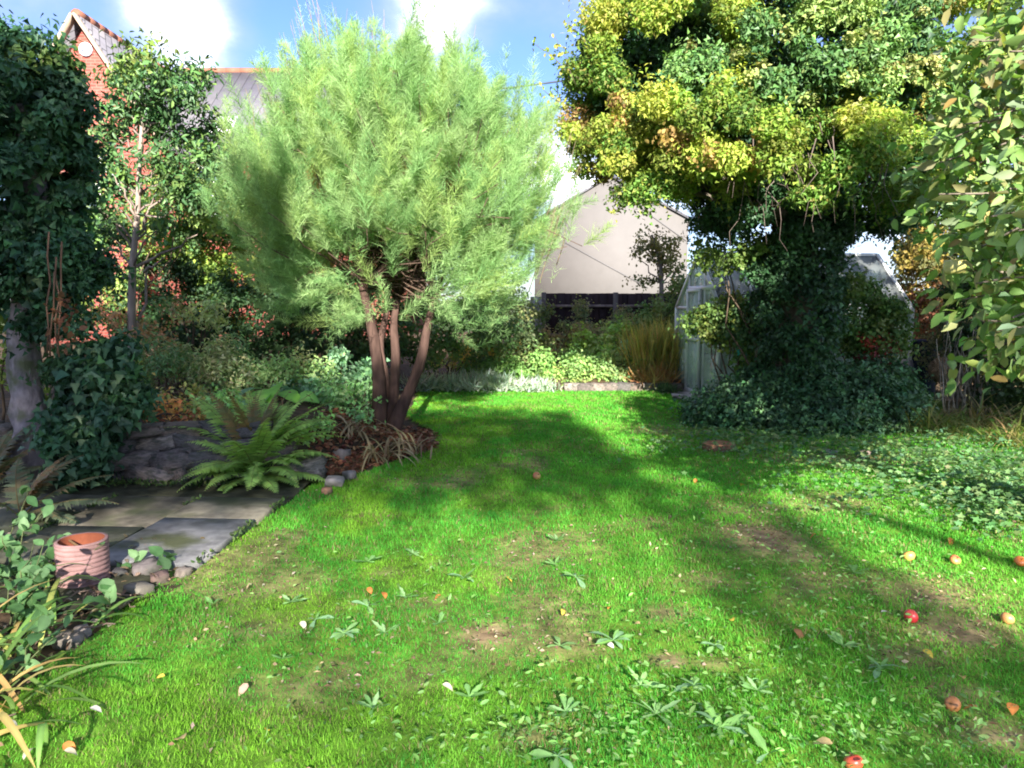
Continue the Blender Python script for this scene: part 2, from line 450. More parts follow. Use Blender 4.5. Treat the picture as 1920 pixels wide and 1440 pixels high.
# ------------------------------------------------------------------ houses
def window(parent, c, w, h, right, nrm, mat_frame=M_paint, bars=1):
    c = np.asarray(c, float); right = unit(right); nrm = unit(nrm); up = np.array([0, 0, 1.])
    R = np.stack([right, nrm, up], 1)
    mb = MB(); t = .07
    for s in (-1, 1):
        mb.box(c + right * s * (w / 2 - t / 2), (t, .09, h), (.8, .8, .8), R)
        mb.box(c + up * s * (h / 2 - t / 2), (w - 2 * t, .09, t), (.8, .8, .8), R)
    for k in range(bars):
        mb.box(c + right * (w * ((k + 1) / (bars + 1) - .5)), (.05, .08, h - 2 * t), (.8, .8, .8), R)
    f = mb.build("window", mat_frame, parent)
    pm = MB().box(c - nrm * .02, (w - 2 * t - .004, .02, h - 2 * t - .004), (.1, .1, .12), R)
    link("pane", pm.data("pane", parent['_origin']), M_pane, f)
    sl = MB().box(c - up * (h / 2 + .04) + nrm * .06, (w + .14, .2, .07), (.6, .6, .58), R)
    link("sill", sl.data("sill", parent['_origin']), M_paint, f)
    return f

# --- red brick house, cross wing with a steep gable towards the garden
D1 = 20.0
ap = P(157, 40, D1); ridge_z = ap[2]; wx = ap[0]; hw, eave_z = 1.78, 5.75
Dr = 25.0; D_front = 21.6; x_right = -3.2
rb = thing("brick_house", "red brick house with steep slate gable and round gable vent behind the left hedge", "house", (wx, D1, 0))
mb = MB()
w = MB().prism([(wx - hw, D1, 0), (wx + hw, D1, 0), (wx + hw, D1, eave_z), (wx, D1, ridge_z - .05), (wx - hw, D1, eave_z)], (0, Dr - D1, 0))
w.build("gable_wing_wall", M_brick, rb)
MB().box(((wx + hw + x_right) / 2 + .005, D_front + 3.4, (eave_z - .05) / 2), (x_right - wx - hw - .01, 6.8, eave_z - .05)).build("main_wall", M_brick, rb)
def slope_slab(parent, name, a, b, c, d, th, mat):
    a, b, c, d = [np.asarray(q, float) for q in (a, b, c, d)]
    n = unit(np.cross(b - a, d - a)); n = n if n[2] > 0 else -n
    return MB().prism([a, b, c, d], n * th).build(name, mat, parent)
sl = (ridge_z - eave_z) / hw; ov = .3
for s in (-1, 1):
    xe, ze = wx + s * (hw + ov), eave_z - ov * sl
    slope_slab(rb, "roof", (wx, D1 - .35, ridge_z), (wx, Dr + .1, ridge_z), (xe, Dr + .1, ze), (xe, D1 - .35, ze), .09, M_slates)
    # bargeboard on the front edge
    MB().beam((wx + s * .02, D1 - .40, ridge_z + .02), (xe, D1 - .40, ze), .06, .26, (.36, .27, .2), up=(0, 1, 0)).build("bargeboard", M_plain, rb)
m_r = P(360, 140, Dr)[2]
slope_slab(rb, "main_roof", (wx + .1, D_front - .35, eave_z - .12), (x_right + .3, D_front - .35, eave_z - .12), (x_right + .3, Dr, m_r), (wx + .1, Dr, m_r), .1, M_slates)
slope_slab(rb, "main_roof", (wx + .1, Dr + 3.6, eave_z - .1), (x_right + .3, Dr + 3.6, eave_z - .1), (x_right + .3, Dr + .004, m_r), (wx + .1, Dr + .004, m_r), .1, M_slates)
rt_me = MB().tube([(0, 0, 0), (.44, 0, 0)], .13, 8).data("ridge_tile")
for k in range(int((x_right + .3 - wx) / .45)):
    link("ridge_tile", rt_me, M_rooft, rb, Matrix.Translation((.1 + k * .45 + .3, Dr - D1, m_r + .08)))
for k in range(int((Dr - D1) / .45)):
    link("ridge_tile", rt_me, M_rooft, rb, Matrix.Translation((0, -.35 + k * .45, ridge_z + .06)) @ Matrix.Rotation(math.pi / 2, 4, 'Z'))
v = P(161, 93, D1 - .03)
vm = MB(); 
a8 = np.linspace(0, 2 * np.pi, 12, endpoint=False)
vm.prism([(v[0] + .17 * math.cos(a), D1 - .002, v[2] + .17 * math.sin(a)) for a in a8], (0, -.06, 0), (.6, .62, .72))
vent = vm.build("gable_vent", M_plain, rb)
for k in range(4):
    q = MB().prism([(v[0] + .07 * math.cos(k * math.pi / 2) + .045 * math.cos(a), D1 - .06, v[2] + .07 * math.sin(k * math.pi / 2) + .045 * math.sin(a)) for a in a8[::2]], (0, -.02, 0), (.2, .22, .33))
    link("vent_hole", q.data("vent_hole", rb['_origin']), M_plain, vent)
window(rb, (wx - .2, D1 - .03, 4.2), 1.3, 1.5, (1, 0, 0), (0, -1, 0), bars=1)
window(rb, (wx + .1, D1 - .03, 1.9), 1.9, 1.7, (1, 0, 0), (0, -1, 0), bars=2)
window(rb, (P(245, 300, D_front)[0], D_front - .03, 4.6), 1.1, 1.3, (1, 0, 0), (0, -1, 0))
window(rb, (P(400, 320, D_front)[0], D_front - .03, 4.5), 1.2, 1.4, (1, 0, 0), (0, -1, 0))
window(rb, (P(250, 430, D_front)[0], D_front - .03, 2.6), 1.1, 1.3, (1, 0, 0), (0, -1, 0))
# white lean-to porch roof boards below the gable
a = P(150, 252, 18.6); b = P(238, 365, 18.6)
MB().beam(a, b, .08, .22, (.8, .8, .8), up=(0, 1, 0)).build("porch_bargeboard", M_paint, rb)
MB().prism([a, b, (b[0], b[1], 0), (a[0] - 1.2, a[1], 0), (a[0] - 1.2, a[1], b[2]), ], (0, 1.3, 0)).build("porch_wall", M_brick, rb)
window(rb, ((a[0] + b[0]) / 2 - .55, a[1] - .03, b[2] - .5), .9, 1.5, (1, 0, 0), (0, -1, 0))
# gutter and skylight
MB().tube([(wx + hw, D_front - .45, eave_z - .16), (x_right + .3, D_front - .45, eave_z - .16)], .07, 8, (.03, .03, .03)).build("gutter", M_plain, rb)
tsk = .22; sk = np.array([P(416, 232, D_front + .3)[0], D_front - .35 + tsk * (Dr - D_front + .35), eave_z - .12 + tsk * (m_r - eave_z + .12)])
ang = math.atan2(m_r - eave_z + .12, Dr - D_front + .35)
Rk = np.array([[1, 0, 0], [0, math.cos(ang), -math.sin(ang)], [0, math.sin(ang), math.cos(ang)]])
sk = sk + Rk[:, 2] * .14
MB().box(sk, (.62, .9, .1), (.75, .78, .8), Rk).build("skylight", M_paint, rb)
MB().tube([P(380, 132, Dr - .2), P(380, 72, Dr - .2)], .02, 5, (.3, .3, .32)).build("aerial", M_plain, rb)

# --- white rendered gable house on the far side
DW = 26.0
wr = np.array([math.cos(math.radians(-24)), -math.sin(math.radians(-24)) * -1, 0]); wr[1] = -math.sin(math.radians(24))
corner = P(1291, 545, DW)                                   # right front corner
wdir = unit(np.array([-math.cos(math.radians(12)), math.sin(math.radians(12)), 0]))   # leftwards and away
def on_wall(u, v):
    r = ray(u, v); n = np.cross(wdir, [0, 0, 1.]); t = np.dot(corner - np.array([0, 0, CAMH]), n) / np.dot(r, n)
    return np.array([0, 0, CAMH]) + r * t
wn = unit(np.cross(wdir, [0, 0, 1.])); wn = wn if wn[1] > 0 else -wn
e_r = on_wall(1291, 408); apx = on_wall(1145, 330); e_l = apx + (apx - e_r); e_l[2] = e_r[2]
wh = thing("white_house", "white rendered gable end of the house beyond the dark timber fence", "house", (corner[0], corner[1], 0))
MB().prism([(e_r[0], e_r[1], 0), e_r, apx, e_l, (e_l[0], e_l[1], 0)], wn * 9).build("wall", M_render, wh)
for e in (e_r, e_l):
    dd = unit(e - apx)
    a, b = apx - wn * .03 + np.array([0, 0, .02]), e + dd * .06 - wn * .03
    slope_slab(wh, "roof", a, b, b + wn * 9.4, a + wn * 9.4, .05, M_slates)
    MB().beam(a - wn * .03 - np.array([0, 0, .03]), b - wn * .03 - np.array([0, 0, .03]), .03, .07, (.10, .10, .11), up=wn).build("bargeboard", M_timber, wh)
# thin grey strips that draw diagonal shadow lines across the gable
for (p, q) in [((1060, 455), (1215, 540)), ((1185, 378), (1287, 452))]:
    MB().tube([on_wall(*p) - wn * .004, on_wall(*q) - wn * .004], .022, 6, (.105, .10, .10)).build("shadow_strip", M_plain, wh)

# --- dark timber fence in front of the white house
DF = 17.0
fx0, fx1 = P(1019, 570, DF)[0], P(1420, 570, DF)[0]
ftop = P(1100, 550, DF)[2]
fe = thing("timber_fence", "dark brown timber board fence beneath the white gable wall", "fence", (fx0, DF, 0))
bd = MB().box((0, 0, (ftop - .45) / 2), (.17, .025, ftop - .45)).data("board")
bcols = [(.030, .018, .019), (.036, .021, .021), (.024, .015, .016)]
bms = [mesh_np("board", np.array([v.co for v in bd.vertices]), np.array([list(p.vertices) for p in bd.polygons]), np.tile(c, (8, 1))) for c in bcols]
nb_ = int((fx1 - fx0) / .158)
for k in range(nb_):
    link("board", bms[k % 3], M_timber, fe, Matrix.Translation((.08 + k * .158, .028 * (k % 2), .45 + random.uniform(-.006, .006))))
for zz in (.75, ftop - .28):
    MB().box(((fx0 + fx1) / 2, DF - .045, zz), (fx1 - fx0, .05, .06), (.20, .15, .13)).build("rail", M_timber, fe)
for k in range(4):
    xx = fx0 + (fx1 - fx0) * k / 3
    MB().box((xx, DF - .13, ftop / 2), (.1, .11, ftop + .04), (.12, .10, .09)).build("post", M_timber, fe)
gp = P(1005, 570, DF - .4)
tag(MB().box((gp[0], gp[1], (gp[2] + .12) / 2), (.24, .24, gp[2] + .2), (.22, .20, .19)).build("gate_post", M_stone), "grey square post at the end of the dark fence", "post")

# --- overhead wire
wa, wb = P(560, 188, 42), P(1120, 142, 42)
mid = [wa * (1 - t) + wb * t + np.array([0, 0, -.6 * 4 * t * (1 - t) * .5]) for t in np.linspace(0, 1, 9)]
mid = [wa + (wa - wb) * .9] + mid + [wb + (wb - wa) * 1.2]
tag(MB().tube(mid, .05, 5, (.03, .035, .05)).build("overhead_wire", M_plain), "thin dark overhead wire crossing the sky behind the feathery tree", "wire")

# ------------------------------------------------------------------ greenhouse
gh_loc = np.array([3.09, 11.3, 0]); th = math.radians(6)
gx = np.array([math.cos(th), math.sin(th), 0]); gy = np.array([-math.sin(th), math.cos(th), 0])
def gpt(x, y, z): return gh_loc + gx * x + gy * y + np.array([0, 0, z])
gh = thing("greenhouse", "aluminium framed glass greenhouse half hidden behind the ivy clad tree", "greenhouse", gh_loc)
GL, GW, GE, GR = 3.03, 2.0, 1.40, 2.26
fm = MB(); al = (.7, .7, .7)
def bar(a, b, t=.035): fm.beam(gpt(*a), gpt(*b), t, t, al, up=(0.01, .3, 1) if abs(b[2] - a[2]) < 1e-6 else (gx[0], gx[1], 0.01))
for y in (0, GW):
    bar((0, y, .02), (GL, y, .02)); bar((0, y, GE), (GL, y, GE), .05)
bar((0, GW / 2, GR), (GL, GW / 2, GR), .05)
nb5 = 5
for k in range(nb5 + 1):
    x = GL * k / nb5; t = .055 if k in (0, nb5) else .034
    for y in (0, GW):
        bar((x, y, .02), (x, y, GE), t); bar((x, y, GE), (x, GW / 2, GR), t)
for x in (0, GL):
    bar((x, 0, .02), (x, GW, .02)); bar((x, 0, GE), (x, GW, GE), .04)
    for y in (GW * .32, GW * .68):
        bar((x, y, .02), (x, y, GE + (GR - GE) * .64))
bar((0, .2, 1.72), (0, 1.35, 1.72), .06)
fm.build("frame", M_alu, gh)
def panel(name, a, b, c, d, mat, parent=gh):
    pts = [gpt(*q) for q in (a, b, c, d)]
    n = unit(np.cross(pts[1] - pts[0], pts[3] - pts[0]))
    return link(name, MB().prism(pts, n * .004).data(name, parent['_origin']), mat, parent)
e = .02
for k in range(nb5):
    x0, x1 = GL * k / nb5 + e, GL * (k + 1) / nb5 - e
    for y in (0, GW):
        panel("pane", (x0, y, .05), (x1, y, .05), (x1, y, .70), (x0, y, .70), M_glass)
        panel("pane", (x0, y, .71), (x1, y, .71), (x1, y, GE - .03), (x0, y, GE - .03), M_glass)
        ym, s = GW / 2, 1
        panel("roof_pane", (x0, y, GE + .02), (x1, y, GE + .02), (x1, ym, GR + .0), (x0, ym, GR + .0), M_poly)
for x in (0, GL):
    ys = [0, GW * .32, GW * .68, GW]
    for i in range(3):
        y0, y1 = ys[i] + e, ys[i + 1] - e
        panel("pane", (x, y0, .05), (x, y1, .05), (x, y1, .70), (x, y0, .70), M_glass)
        panel("pane", (x, y0, .71), (x, y1, .71), (x, y1, GE - .02), (x, y0, GE - .02), M_glass)
        hz = lambda y: GE + (GR - GE) * (1 - abs(y - GW / 2) / (GW / 2))
        if i == 1:
            ym = GW / 2
            panel("pane", (x, y0, GE + .02), (x, ym - .003, GE + .02), (x, ym - .003, hz(ym) - .04), (x, y0, hz(y0) - .03), M_glass)
            panel("pane", (x, ym + .003, GE + .02), (x, y1, GE + .02), (x, y1, hz(y1) - .03), (x, ym + .003, hz(ym) - .04), M_glass)
        else:
            panel("pane", (x, y0, GE + .02), (x, y1, GE + .02), (x, y1, hz(y1) - .03 if hz(y1) - .03 > GE + .02 else GE + .03), (x, y0, max(hz(y0) - .03, GE + .03)), M_glass)
# open sliding door leaf
dm = MB()
for (a_, b_) in [((-.05, .72, .05), (-.05, .72, 1.7)), ((-.05, 1.28, .05), (-.05, 1.28, 1.7)), ((-.05, .72, .06), (-.05, 1.28, .06)), ((-.05, .72, 1.68), (-.05, 1.28, 1.68)), ((-.05, .72, .9), (-.05, 1.28, .9))]:
    dm.beam(gpt(*a_), gpt(*b_), .045, .045, al, up=(1, 0, .01))
door = dm.build("door", M_alu, gh)
panel("door_pane", (-.05, .75, .09), (-.05, 1.25, .09), (-.05, 1.25, .87), (-.05, .75, .87), M_glass, gh).parent = door
panel("door_pane", (-.05, .75, .93), (-.05, 1.25, .93), (-.05, 1.25, 1.65), (-.05, .75, 1.65), M_glass, gh).parent = door
bmk = MB()
for y in (0, GW): bmk.box(gpt(GL / 2, y, -.02), (GL + .2, .16, .12), (.30, .27, .25), np.stack([gx, gy, [0, 0, 1]], 1))
for x in (0, GL): bmk.box(gpt(x, GW / 2, -.021), (.16, GW - .16, .12), (.30, .27, .25), np.stack([gx, gy, [0, 0, 1]], 1))
bmk.build("base_plinth", M_stone, gh)
# bench with a brown crate, watering can on it
bench = thing("potting_bench", "brown wooden potting bench inside the greenhouse door", "bench", gpt(.25, 1.2, 0))
MB().box(gpt(.35, 1.35, .58), (.5, .9, .03), (.15, .07, .04), np.stack([gx, gy, [0, 0, 1]], 1)).build("bench_top", M_timber, bench)
for (x, y) in ((.14, .95), (.56, .95), (.14, 1.75), (.56, 1.75)):
    MB().box(gpt(x, y, .28), (.06, .06, .56), (.13, .06, .035)).build("leg", M_timber, bench)
wc = P(1392, 657, 11.0)
can = thing("watering_can", "teal plastic watering can hanging by the ivy trunk at the greenhouse", "watering can", wc)
cm = MB(); tl = (.03, .30, .24)
a12 = np.linspace(0, 2 * np.pi, 12, endpoint=False)
cm.tube([wc + [0, 0, z] for z in (-.12, -.1, .02, .08, .1)], [.085, .1, .095, .07, .05], 12, tl); cm.build("body", M_plain, can, True)
MB().tube([wc + q for q in ([-.08, 0, -.08], [-.17, 0, .02], [-.24, 0, .12])], [.028, .02, .016], 8, tl).build("spout", M_plain, can, True)
MB().tube([wc + [-.24, 0, .12], wc + [-.27, 0, .15]], [.02, .045], 10, (.5, .6, .55)).build("rose", M_plain, can, True)
MB().tube([wc + [.09 * math.cos(t) + .05, 0, .02 + .13 * math.sin(t)] for t in np.linspace(-.9, 2.2, 9)], .014, 6, tl).build("handle", M_plain, can, True)
# stake that carries the can
tag(MB().tube([(wc[0] + .06, wc[1] + .02, 0), (wc[0] + .06, wc[1] + .02, wc[2] + .12)], .014, 6, (.25, .2, .13)).build("garden_stake", M_bark), "thin garden stake holding the teal watering can", "stake")
wbp = P(1722, 760, 12.0); wbp[2] = 0
wbt = thing("water_butt", "dark blue water butt standing at the right corner of the greenhouse", "water butt", wbp)
MB().tube([wbp + [0, 0, z] for z in (0, .02, .3, .32, .6, .62, .85, .86)], [.2, .22, .24, .25, .25, .245, .225, .2], 16, (.012, .018, .04)).build("barrel", M_plain, wbt, True)
MB().tube([wbp + [0, 0, .862], wbp + [0, 0, .90]], [.24, .22], 16, (.015, .02, .045)).build("lid", M_plain, wbt, True)
# leaning grey board by greenhouse corner
q0, q1 = P(1712, 745, 11.0), P(1698, 675, 11.35)
tag(MB().beam((q0[0], q0[1], 0.01), (q1[0], q1[1], q1[2]), .2, .03, (.20, .18, .18), up=(0, 1, .4)).build("leaning_board", M_timber), "weathered grey board leaning on the greenhouse corner", "board")

# ------------------------------------------------------------------ paving, wall, stones
def stone_mesh(name, sx, sy, sz, col, seed, n=2, rough=.16):
    r = np.random.default_rng(seed)
    # cube sphere, squashed towards a box
    g = np.linspace(-1, 1, n + 2); V = []; T = []; idx = {}
    def vid(p):
        k = tuple(np.round(p, 4))
        if k not in idx: idx[k] = len(V); V.append(np.array(p, float))
        return idx[k]
    for ax in range(3):
        for s in (-1, 1):
            for i in range(n + 1):
                for j in range(n + 1):
                    qd = []
                    for (a, b) in ((i, j), (i + 1, j), (i + 1, j + 1), (i, j + 1)):
                        p = [0, 0, 0]; p[ax] = s; p[(ax + 1) % 3] = g[a]; p[(ax + 2) % 3] = g[b]
                        qd.append(vid(p))
                    T.append(qd if s > 0 else qd[::-1])
    V = np.array(V); sph = unit(V)
    V = V * .78 + sph * .27
    V = V + rough * r.standard_normal(V.shape) * .6
    V *= np.array([sx, sy, sz]) / 2
    C = np.tile(col, (len(V), 1)) * (1 + .12 * r.standard_normal((len(V), 1)))
    return mesh_np(name, V, np.array(T), np.clip(C, .01, .9), False)

# patio of stone slabs at the foot of the wall
pt = bpy.data.objects.new("patio", None); COL.objects.link(pt); pt['kind'] = 'structure'; pt['_origin'] = [0, 0, 0]
A = G(365, 1056, .05); B = G(536, 934, .05)                  # right edge, near to far
pdir = unit(B - A); pleft = np.array([-pdir[1], pdir[0], 0])
plen = np.linalg.norm(B - A)
scol = [(.155, .150, .150), (.135, .12, .09), (.095, .09, .065), (.11, .095, .07), (.08, .08, .055), (.09, .085, .065)]
ci = 0
rows_split = {0: [0, .62, 1.0], 1: [0, .46, 1.0], 2: [0, .7, 1.0], 3: [0, .4, 1.0]}
wcol = .66
tl_ = plen
for c in range(4):
    sp = rows_split[c]
    for i in range(2):
        s0, s1 = sp[i] * tl_ + .008, sp[i + 1] * tl_ - .008
        l0, l1 = c * wcol + .008, (c + 1) * wcol - .008
        sk_ = .38                                          # slabs run square to the wall, the lawn edge cuts them at a slant
        pts = [A + pdir * s0 + pleft * l0, A + pdir * s1 + pleft * l0, A + pdir * s1 + pleft * l1, A + pdir * s0 + pleft * l1]
        pts = [np.array([p[0] , p[1], .05 + random.uniform(-.004, .004)]) for p in pts]
        mbs = MB(); ctr = np.mean(pts, 0)
        top_in = [ctr + (p - ctr) * .985 for p in pts]
        V = np.array([p - [0, 0, .07] for p in pts] + [p - [0, 0, .008] for p in pts] + top_in)
        Tq = [[0, 1, 2, 3][::-1], [8, 9, 10, 11]]
        for k in range(4):
            j = (k + 1) % 4
            Tq += [[k, j, 4 + j, 4 + k], [4 + k, 4 + j, 8 + j, 8 + k]]
        mbs.add(V, np.array(Tq), scol[ci % 6]); ci += 1
        mbs.build("slab", M_slate, pt)
me = grid_sheet("patio_bed", -6.5, -1.2, 3.6, 6.5, .12, lambda x, y: .012 + .01 * fbm(x, y, .2, 3), lambda x, y: np.array([.05, .05, .03]) * (.6 + .8 * fbm(x, y, .3, 5))[:, None], lambda x, y: x < lawn_left(y) - .04)
struct(link("patio_bed", me, M_soil))

# dry stone retaining wall
sw = thing("stone_wall", "low mossy retaining wall of dark rough stones behind the paved corner", "wall", (-3.4, 6.3, 0))
svars = [stone_mesh("stone", 1, 1, 1, c, 40 + i, rough=.17) for i, c in enumerate([(.145, .118, .105), (.185, .15, .13), (.12, .10, .092), (.21, .18, .16), (.15, .115, .095), (.105, .095, .09)])]
wl = [(-6.2, 6.36), (-3.4, 6.32), (-2.5, 6.30), (-1.95, 6.36), (-1.62, 6.5)]
zc = 0.0
for course in range(4):
    hc = [.14, .13, .11, .10][course]
    x = -6.2 + random.uniform(0, .2)
    while x < -1.95 - course * .08:
        lw = random.uniform(.12, .42)
        xm = x + lw / 2; ym = np.interp(xm, [p[0] for p in wl], [p[1] for p in wl])
        sxyz = (lw * 1.06, .28, hc * random.uniform(.95, 1.4))
        M = Matrix.Translation((xm + 3.4, ym - 6.3 + random.uniform(-.07, .05) + .035 * course, zc + hc / 2)) @ Matrix.Rotation(random.uniform(-.25, .25), 4, 'Y') @ Matrix.Rotation(random.uniform(-.3, .3), 4, 'Z') @ Matrix.Diagonal((*sxyz, 1))
        link("stone", svars[random.randrange(6)], M_stone, sw, M)
        x += lw
    zc += hc
# loose rocks
rocks = [((628, 905), .17, .08, (.42, .40, .38), "flat pale grey rock at the lawn edge below the feathery tree"),
         ((655, 893), .12, .08, (.30, .29, .29), "small grey rock tucked behind the flat pale rock"),
         ((613, 922), .085, .055, (.40, .24, .16), "small orange brown stone below the flat pale rock"),
         ((640, 862), .16, .16, (.26, .25, .26), "upright grey rock under the dry strap leaves"),
         ((275, 1075), .17, .11, (.28, .26, .27), "grey rounded stone right of the ribbed pot"),
         ((300, 1090), .11, .08, (.26, .19, .17), "reddish stone beside the grey stone near the ribbed pot"),
         ((260, 1112), .15, .08, (.30, .29, .25), "flat olive grey stone nearest the lawn below the ribbed pot"),
         ((345, 1078), .09, .07, (.33, .30, .27), "small pale stone by the sapling at the slab corner"),
         ((222, 1080), .10, .07, (.10, .10, .11), "dark stone touching the ribbed pot"),
         ((1552, 850), .20, .05, (.42, .43, .50), "pale blue grey flat stone in the weeds before the ivy mound"),
         ((1622, 852), .15, .06, (.36, .30, .27), "brownish stone right of the pale blue stone"),
         ((1615, 862), .08, .05, (.55, .53, .5), "small whitish stone in front of the brownish stone"),
         ((130, 1205), .13, .06, (.34, .31, .29), "pale litter stone in the left border between strap leaves"),
         ((155, 1190), .09, .06, (.38, .35, .33), "small pink grey stone beside the pale border stone"),
         ]
for i, ((u, v_), s, h, c, lab) in enumerate(rocks):
    g = G(u, v_, .0 if u < 600 or u > 1000 else .03)
    o = link("rock", stone_mesh("rock", s * .85, s * .68, h * .85, np.array(c) * (.62, .56, .52), 70 + i, rough=.15), M_stone)
    o.location = (g[0], g[1], g[2] + h * .16); o.rotation_euler = (random.uniform(-.15, .15), random.uniform(-.15, .15), random.uniform(0, 6))
    tag(o, lab, "stone", "loose stones in the garden")
# stone edging of the far bed
ed = thing("bed_edging", "row of low pale edging stones along the far flower bed", "edging", (.9, 12.72, 0))
for k in range(9):
    xx = 1.0 + k * .22
    M = Matrix.Translation((xx - .9, random.uniform(-.03, .03), .06)) @ Matrix.Diagonal((.235, .18, .15, 1))
    link("stone", svars[(k * 5 + 3) % 6], M_stone, ed, M)
pl = G(1268, 742); 
me = MB().prism([(pl[0] - .12, pl[1] - .35, .006), (pl[0] + .5, pl[1] - .6, .006), (pl[0] + .9, pl[1] + .9, .006), (pl[0] + .05, pl[1] + .9, .006)], (0, 0, .02), (.42, .36, .33)).build("path_slab", M_stone)
me.name = "stepping_slab"; tag(me, "pinkish stone step at the greenhouse door corner", "paving slab")

# ------------------------------------------------------------------ ribbed terracotta pot
pp = G(158, 1092, 0)
pot = thing("terracotta_pot", "ribbed pinkish terracotta pot sunk among leaves beside the paving", "pot", pp)
prof = []
hh, rr = .235, .130
nr = 9
outer = []
for k in range(nr):
    z0 = hh * k / nr; z1 = hh * (k + 1) / nr
    outer += [(rr - .004, z0 + .002), (rr + .0015, z0 + (z1 - z0) * .3), (rr + .0015, z0 + (z1 - z0) * .75), (rr - .004, z1 - .001)]
prof = [(rr - .02, 0)] + outer + [(rr + .004, hh + .004), (rr - .002, hh + .012), (rr - .016, hh + .01)]
a = np.linspace(0, 2 * np.pi, 36, endpoint=False)
def lathe(prof, cpt, col):
    n = len(prof); k = len(a)
    V = np.array([[cpt[0] + r * math.cos(t), cpt[1] + r * math.sin(t), cpt[2] + z] for (r, z) in prof for t in a])
    i = np.arange(n - 1)[:, None] * k; j = np.arange(k)[None]
    T = np.stack([i + j, i + (j + 1) % k, i + k + (j + 1) % k, i + k + j], -1).reshape(-1, 4)
    return MB().add(V, T, col)
lathe(prof, pp, (.25, .145, .135)).build("body", M_terra, pot)
lathe([(rr - .016, hh + .0095), (rr - .02, hh * .5), (rr - .03, .04), (.001, .04)], pp, (.22, .065, .032)).build("inner_wall", M_terra, pot, True)
MB().tube([pp + [-.09, .04, hh - .01], pp + [0.02, 0, hh - .06], pp + [.08, -.05, hh - .12]], .008, 5, (.2, .12, .06)).build("twig", M_bark, pot)

# ------------------------------------------------------------------ foliage builders
def ell_shell(n, c, r, lo=.72, hi=1.08, front=False):
    d = rand_dirs(n)
    rad = lo + (hi - lo) * rng.random((n, 1)) ** .7
    return c + d * r * rad, d

def leaf_orient(d, up=.5, out=.8, jit=.8):
    """leaf normal leans outwards and up; axis is across and drooping"""
    n = len(d)
    nrm = unit(d * out + np.array([0, 0, up]) + jit * rng.standard_normal((n, 3)))
    ax = unit(np.cross(nrm, rng.standard_normal((n, 3))) + .0)
    ax[:, 2] -= .35
    return unit(ax), nrm

def blob_leaves(mb, blobs, per_m2, L, W, pal, wts=None, tpl='diamond', var=.2, clump=.0, up=.5, out=.8, jit=.8, lo=.72, hi=1.08):
    """blobs: list of (centre, radii). Leaves in a shell round every blob, grouped in small sprays"""
    for (c, r) in blobs:
        c = np.asarray(c, float); r = np.asarray(r, float) * np.ones(3)
        area = 4 * np.pi * ((r[0] * r[1]) ** 1.6 + (r[0] * r[2]) ** 1.6 + (r[1] * r[2]) ** 1.6) ** (1 / 1.6) / 3 ** (1 / 1.6)
        n = int(area * per_m2)
        if clump > 0:
            k = max(6, n // 14)
            pc, dc = ell_shell(k, c, r, lo, hi)
            sp = np.abs(rng.standard_normal((k, 1))) * .4 + .7
            idx = rng.integers(0, k, n)
            pos = pc[idx] + rng.standard_normal((n, 3)) * clump * sp[idx]
            d = unit(dc[idx] + .3 * rng.standard_normal((n, 3)))
            base = palette(k, pal, wts, var)
            col = np.clip(base[idx] * (1 + .15 * rng.standard_normal((n, 1))), .004, .9)
        else:
            pos, d = ell_shell(n, c, r, lo, hi); col = palette(n, pal, wts, var)
        ax, nrm = leaf_orient(d, up, out, jit)
        s = .7 + .6 * rng.random(n)
        leaves(mb, pos, ax, nrm, L * s, W * s, col, tpl)

def clumpy(mb, blobs, sub_m2, rsub, per_m2, L, W, pals, wts=None, tpl='diamond', var=.14, cscale=.7, seed=0, up=.5, front=None, lo=.5, hi=1.12, bias=1.0, sprig=.2):
    '''many small leaf clumps over the surface of large forms; colour drifts over the crown'''
    subs = []
    for (c, r) in blobs:
        c = np.asarray(c, float); r = np.asarray(r, float) * np.ones(3)
        area = 4 * np.pi * (((r[0] * r[1]) ** 1.6 + (r[0] * r[2]) ** 1.6 + (r[1] * r[2]) ** 1.6) / 3) ** (1 / 1.6)
        n = max(3, int(area * sub_m2))
        p, d = ell_shell(n, c, r, .82, 1.08)
        for k in range(n):
            inside = any(np.sum(((p[k] - c2) / (np.asarray(r2) * np.ones(3))) ** 2) < .5 for c2, r2 in blobs if c2 is not c)
            if not inside: subs.append((p[k], d[k]))
    pals = np.asarray(pals, float); K = len(pals); w = np.ones(K) if wts is None else np.asarray(wts, float); cw = np.cumsum(w) / w.sum()
    for (p, d) in subs:
        rs = rsub * rng.uniform(.55, 1.35)
        q = float(np.clip((fbm(p[0] + .37 * p[1], p[2] * 1.0, cscale, seed) - .5) * 1.9 + .5 + rng.normal() * .12, 0, .999))
        base = pals[int(np.searchsorted(cw, q))]
        n = int(4 * np.pi * rs * rs * per_m2)
        if n < 4: continue
        rad = np.array([1, 1, .8]) * rs
        pos, dd = ell_shell(n, p, rad, lo, hi)
        m = rng.random(n) < sprig                          # shoots that stand out of the clump
        pos[m] += d * rs * rng.uniform(.2, 1.0, (m.sum(), 1)) + rng.standard_normal((m.sum(), 3)) * rs * .25
        ax, nrm = leaf_orient(unit(dd + .5 * d), up, .8, .7)
        s = .65 + .7 * rng.random(n)
        mixl = rng.random((n, 1)) < .35
        lb = np.where(mixl, pals[rng.integers(0, K, n)] * .5 + base * .5, base)
        col = np.clip(lb * (1 + var * rng.standard_normal()) * (1 + var * rng.standard_normal((n, 1))) * (1 + .06 * rng.standard_normal((n, 3))), .004, .9)
        leaves(mb, pos, ax, nrm, L * s, W * s, col, tpl)

def pblob(u, v, d, ru, rv, rd=None):
    c = P(u, v, d); s = d / F
    return (c, np.array([ru * s, (rd if rd is not None else (ru + rv) / 2 * s), rv * s]))

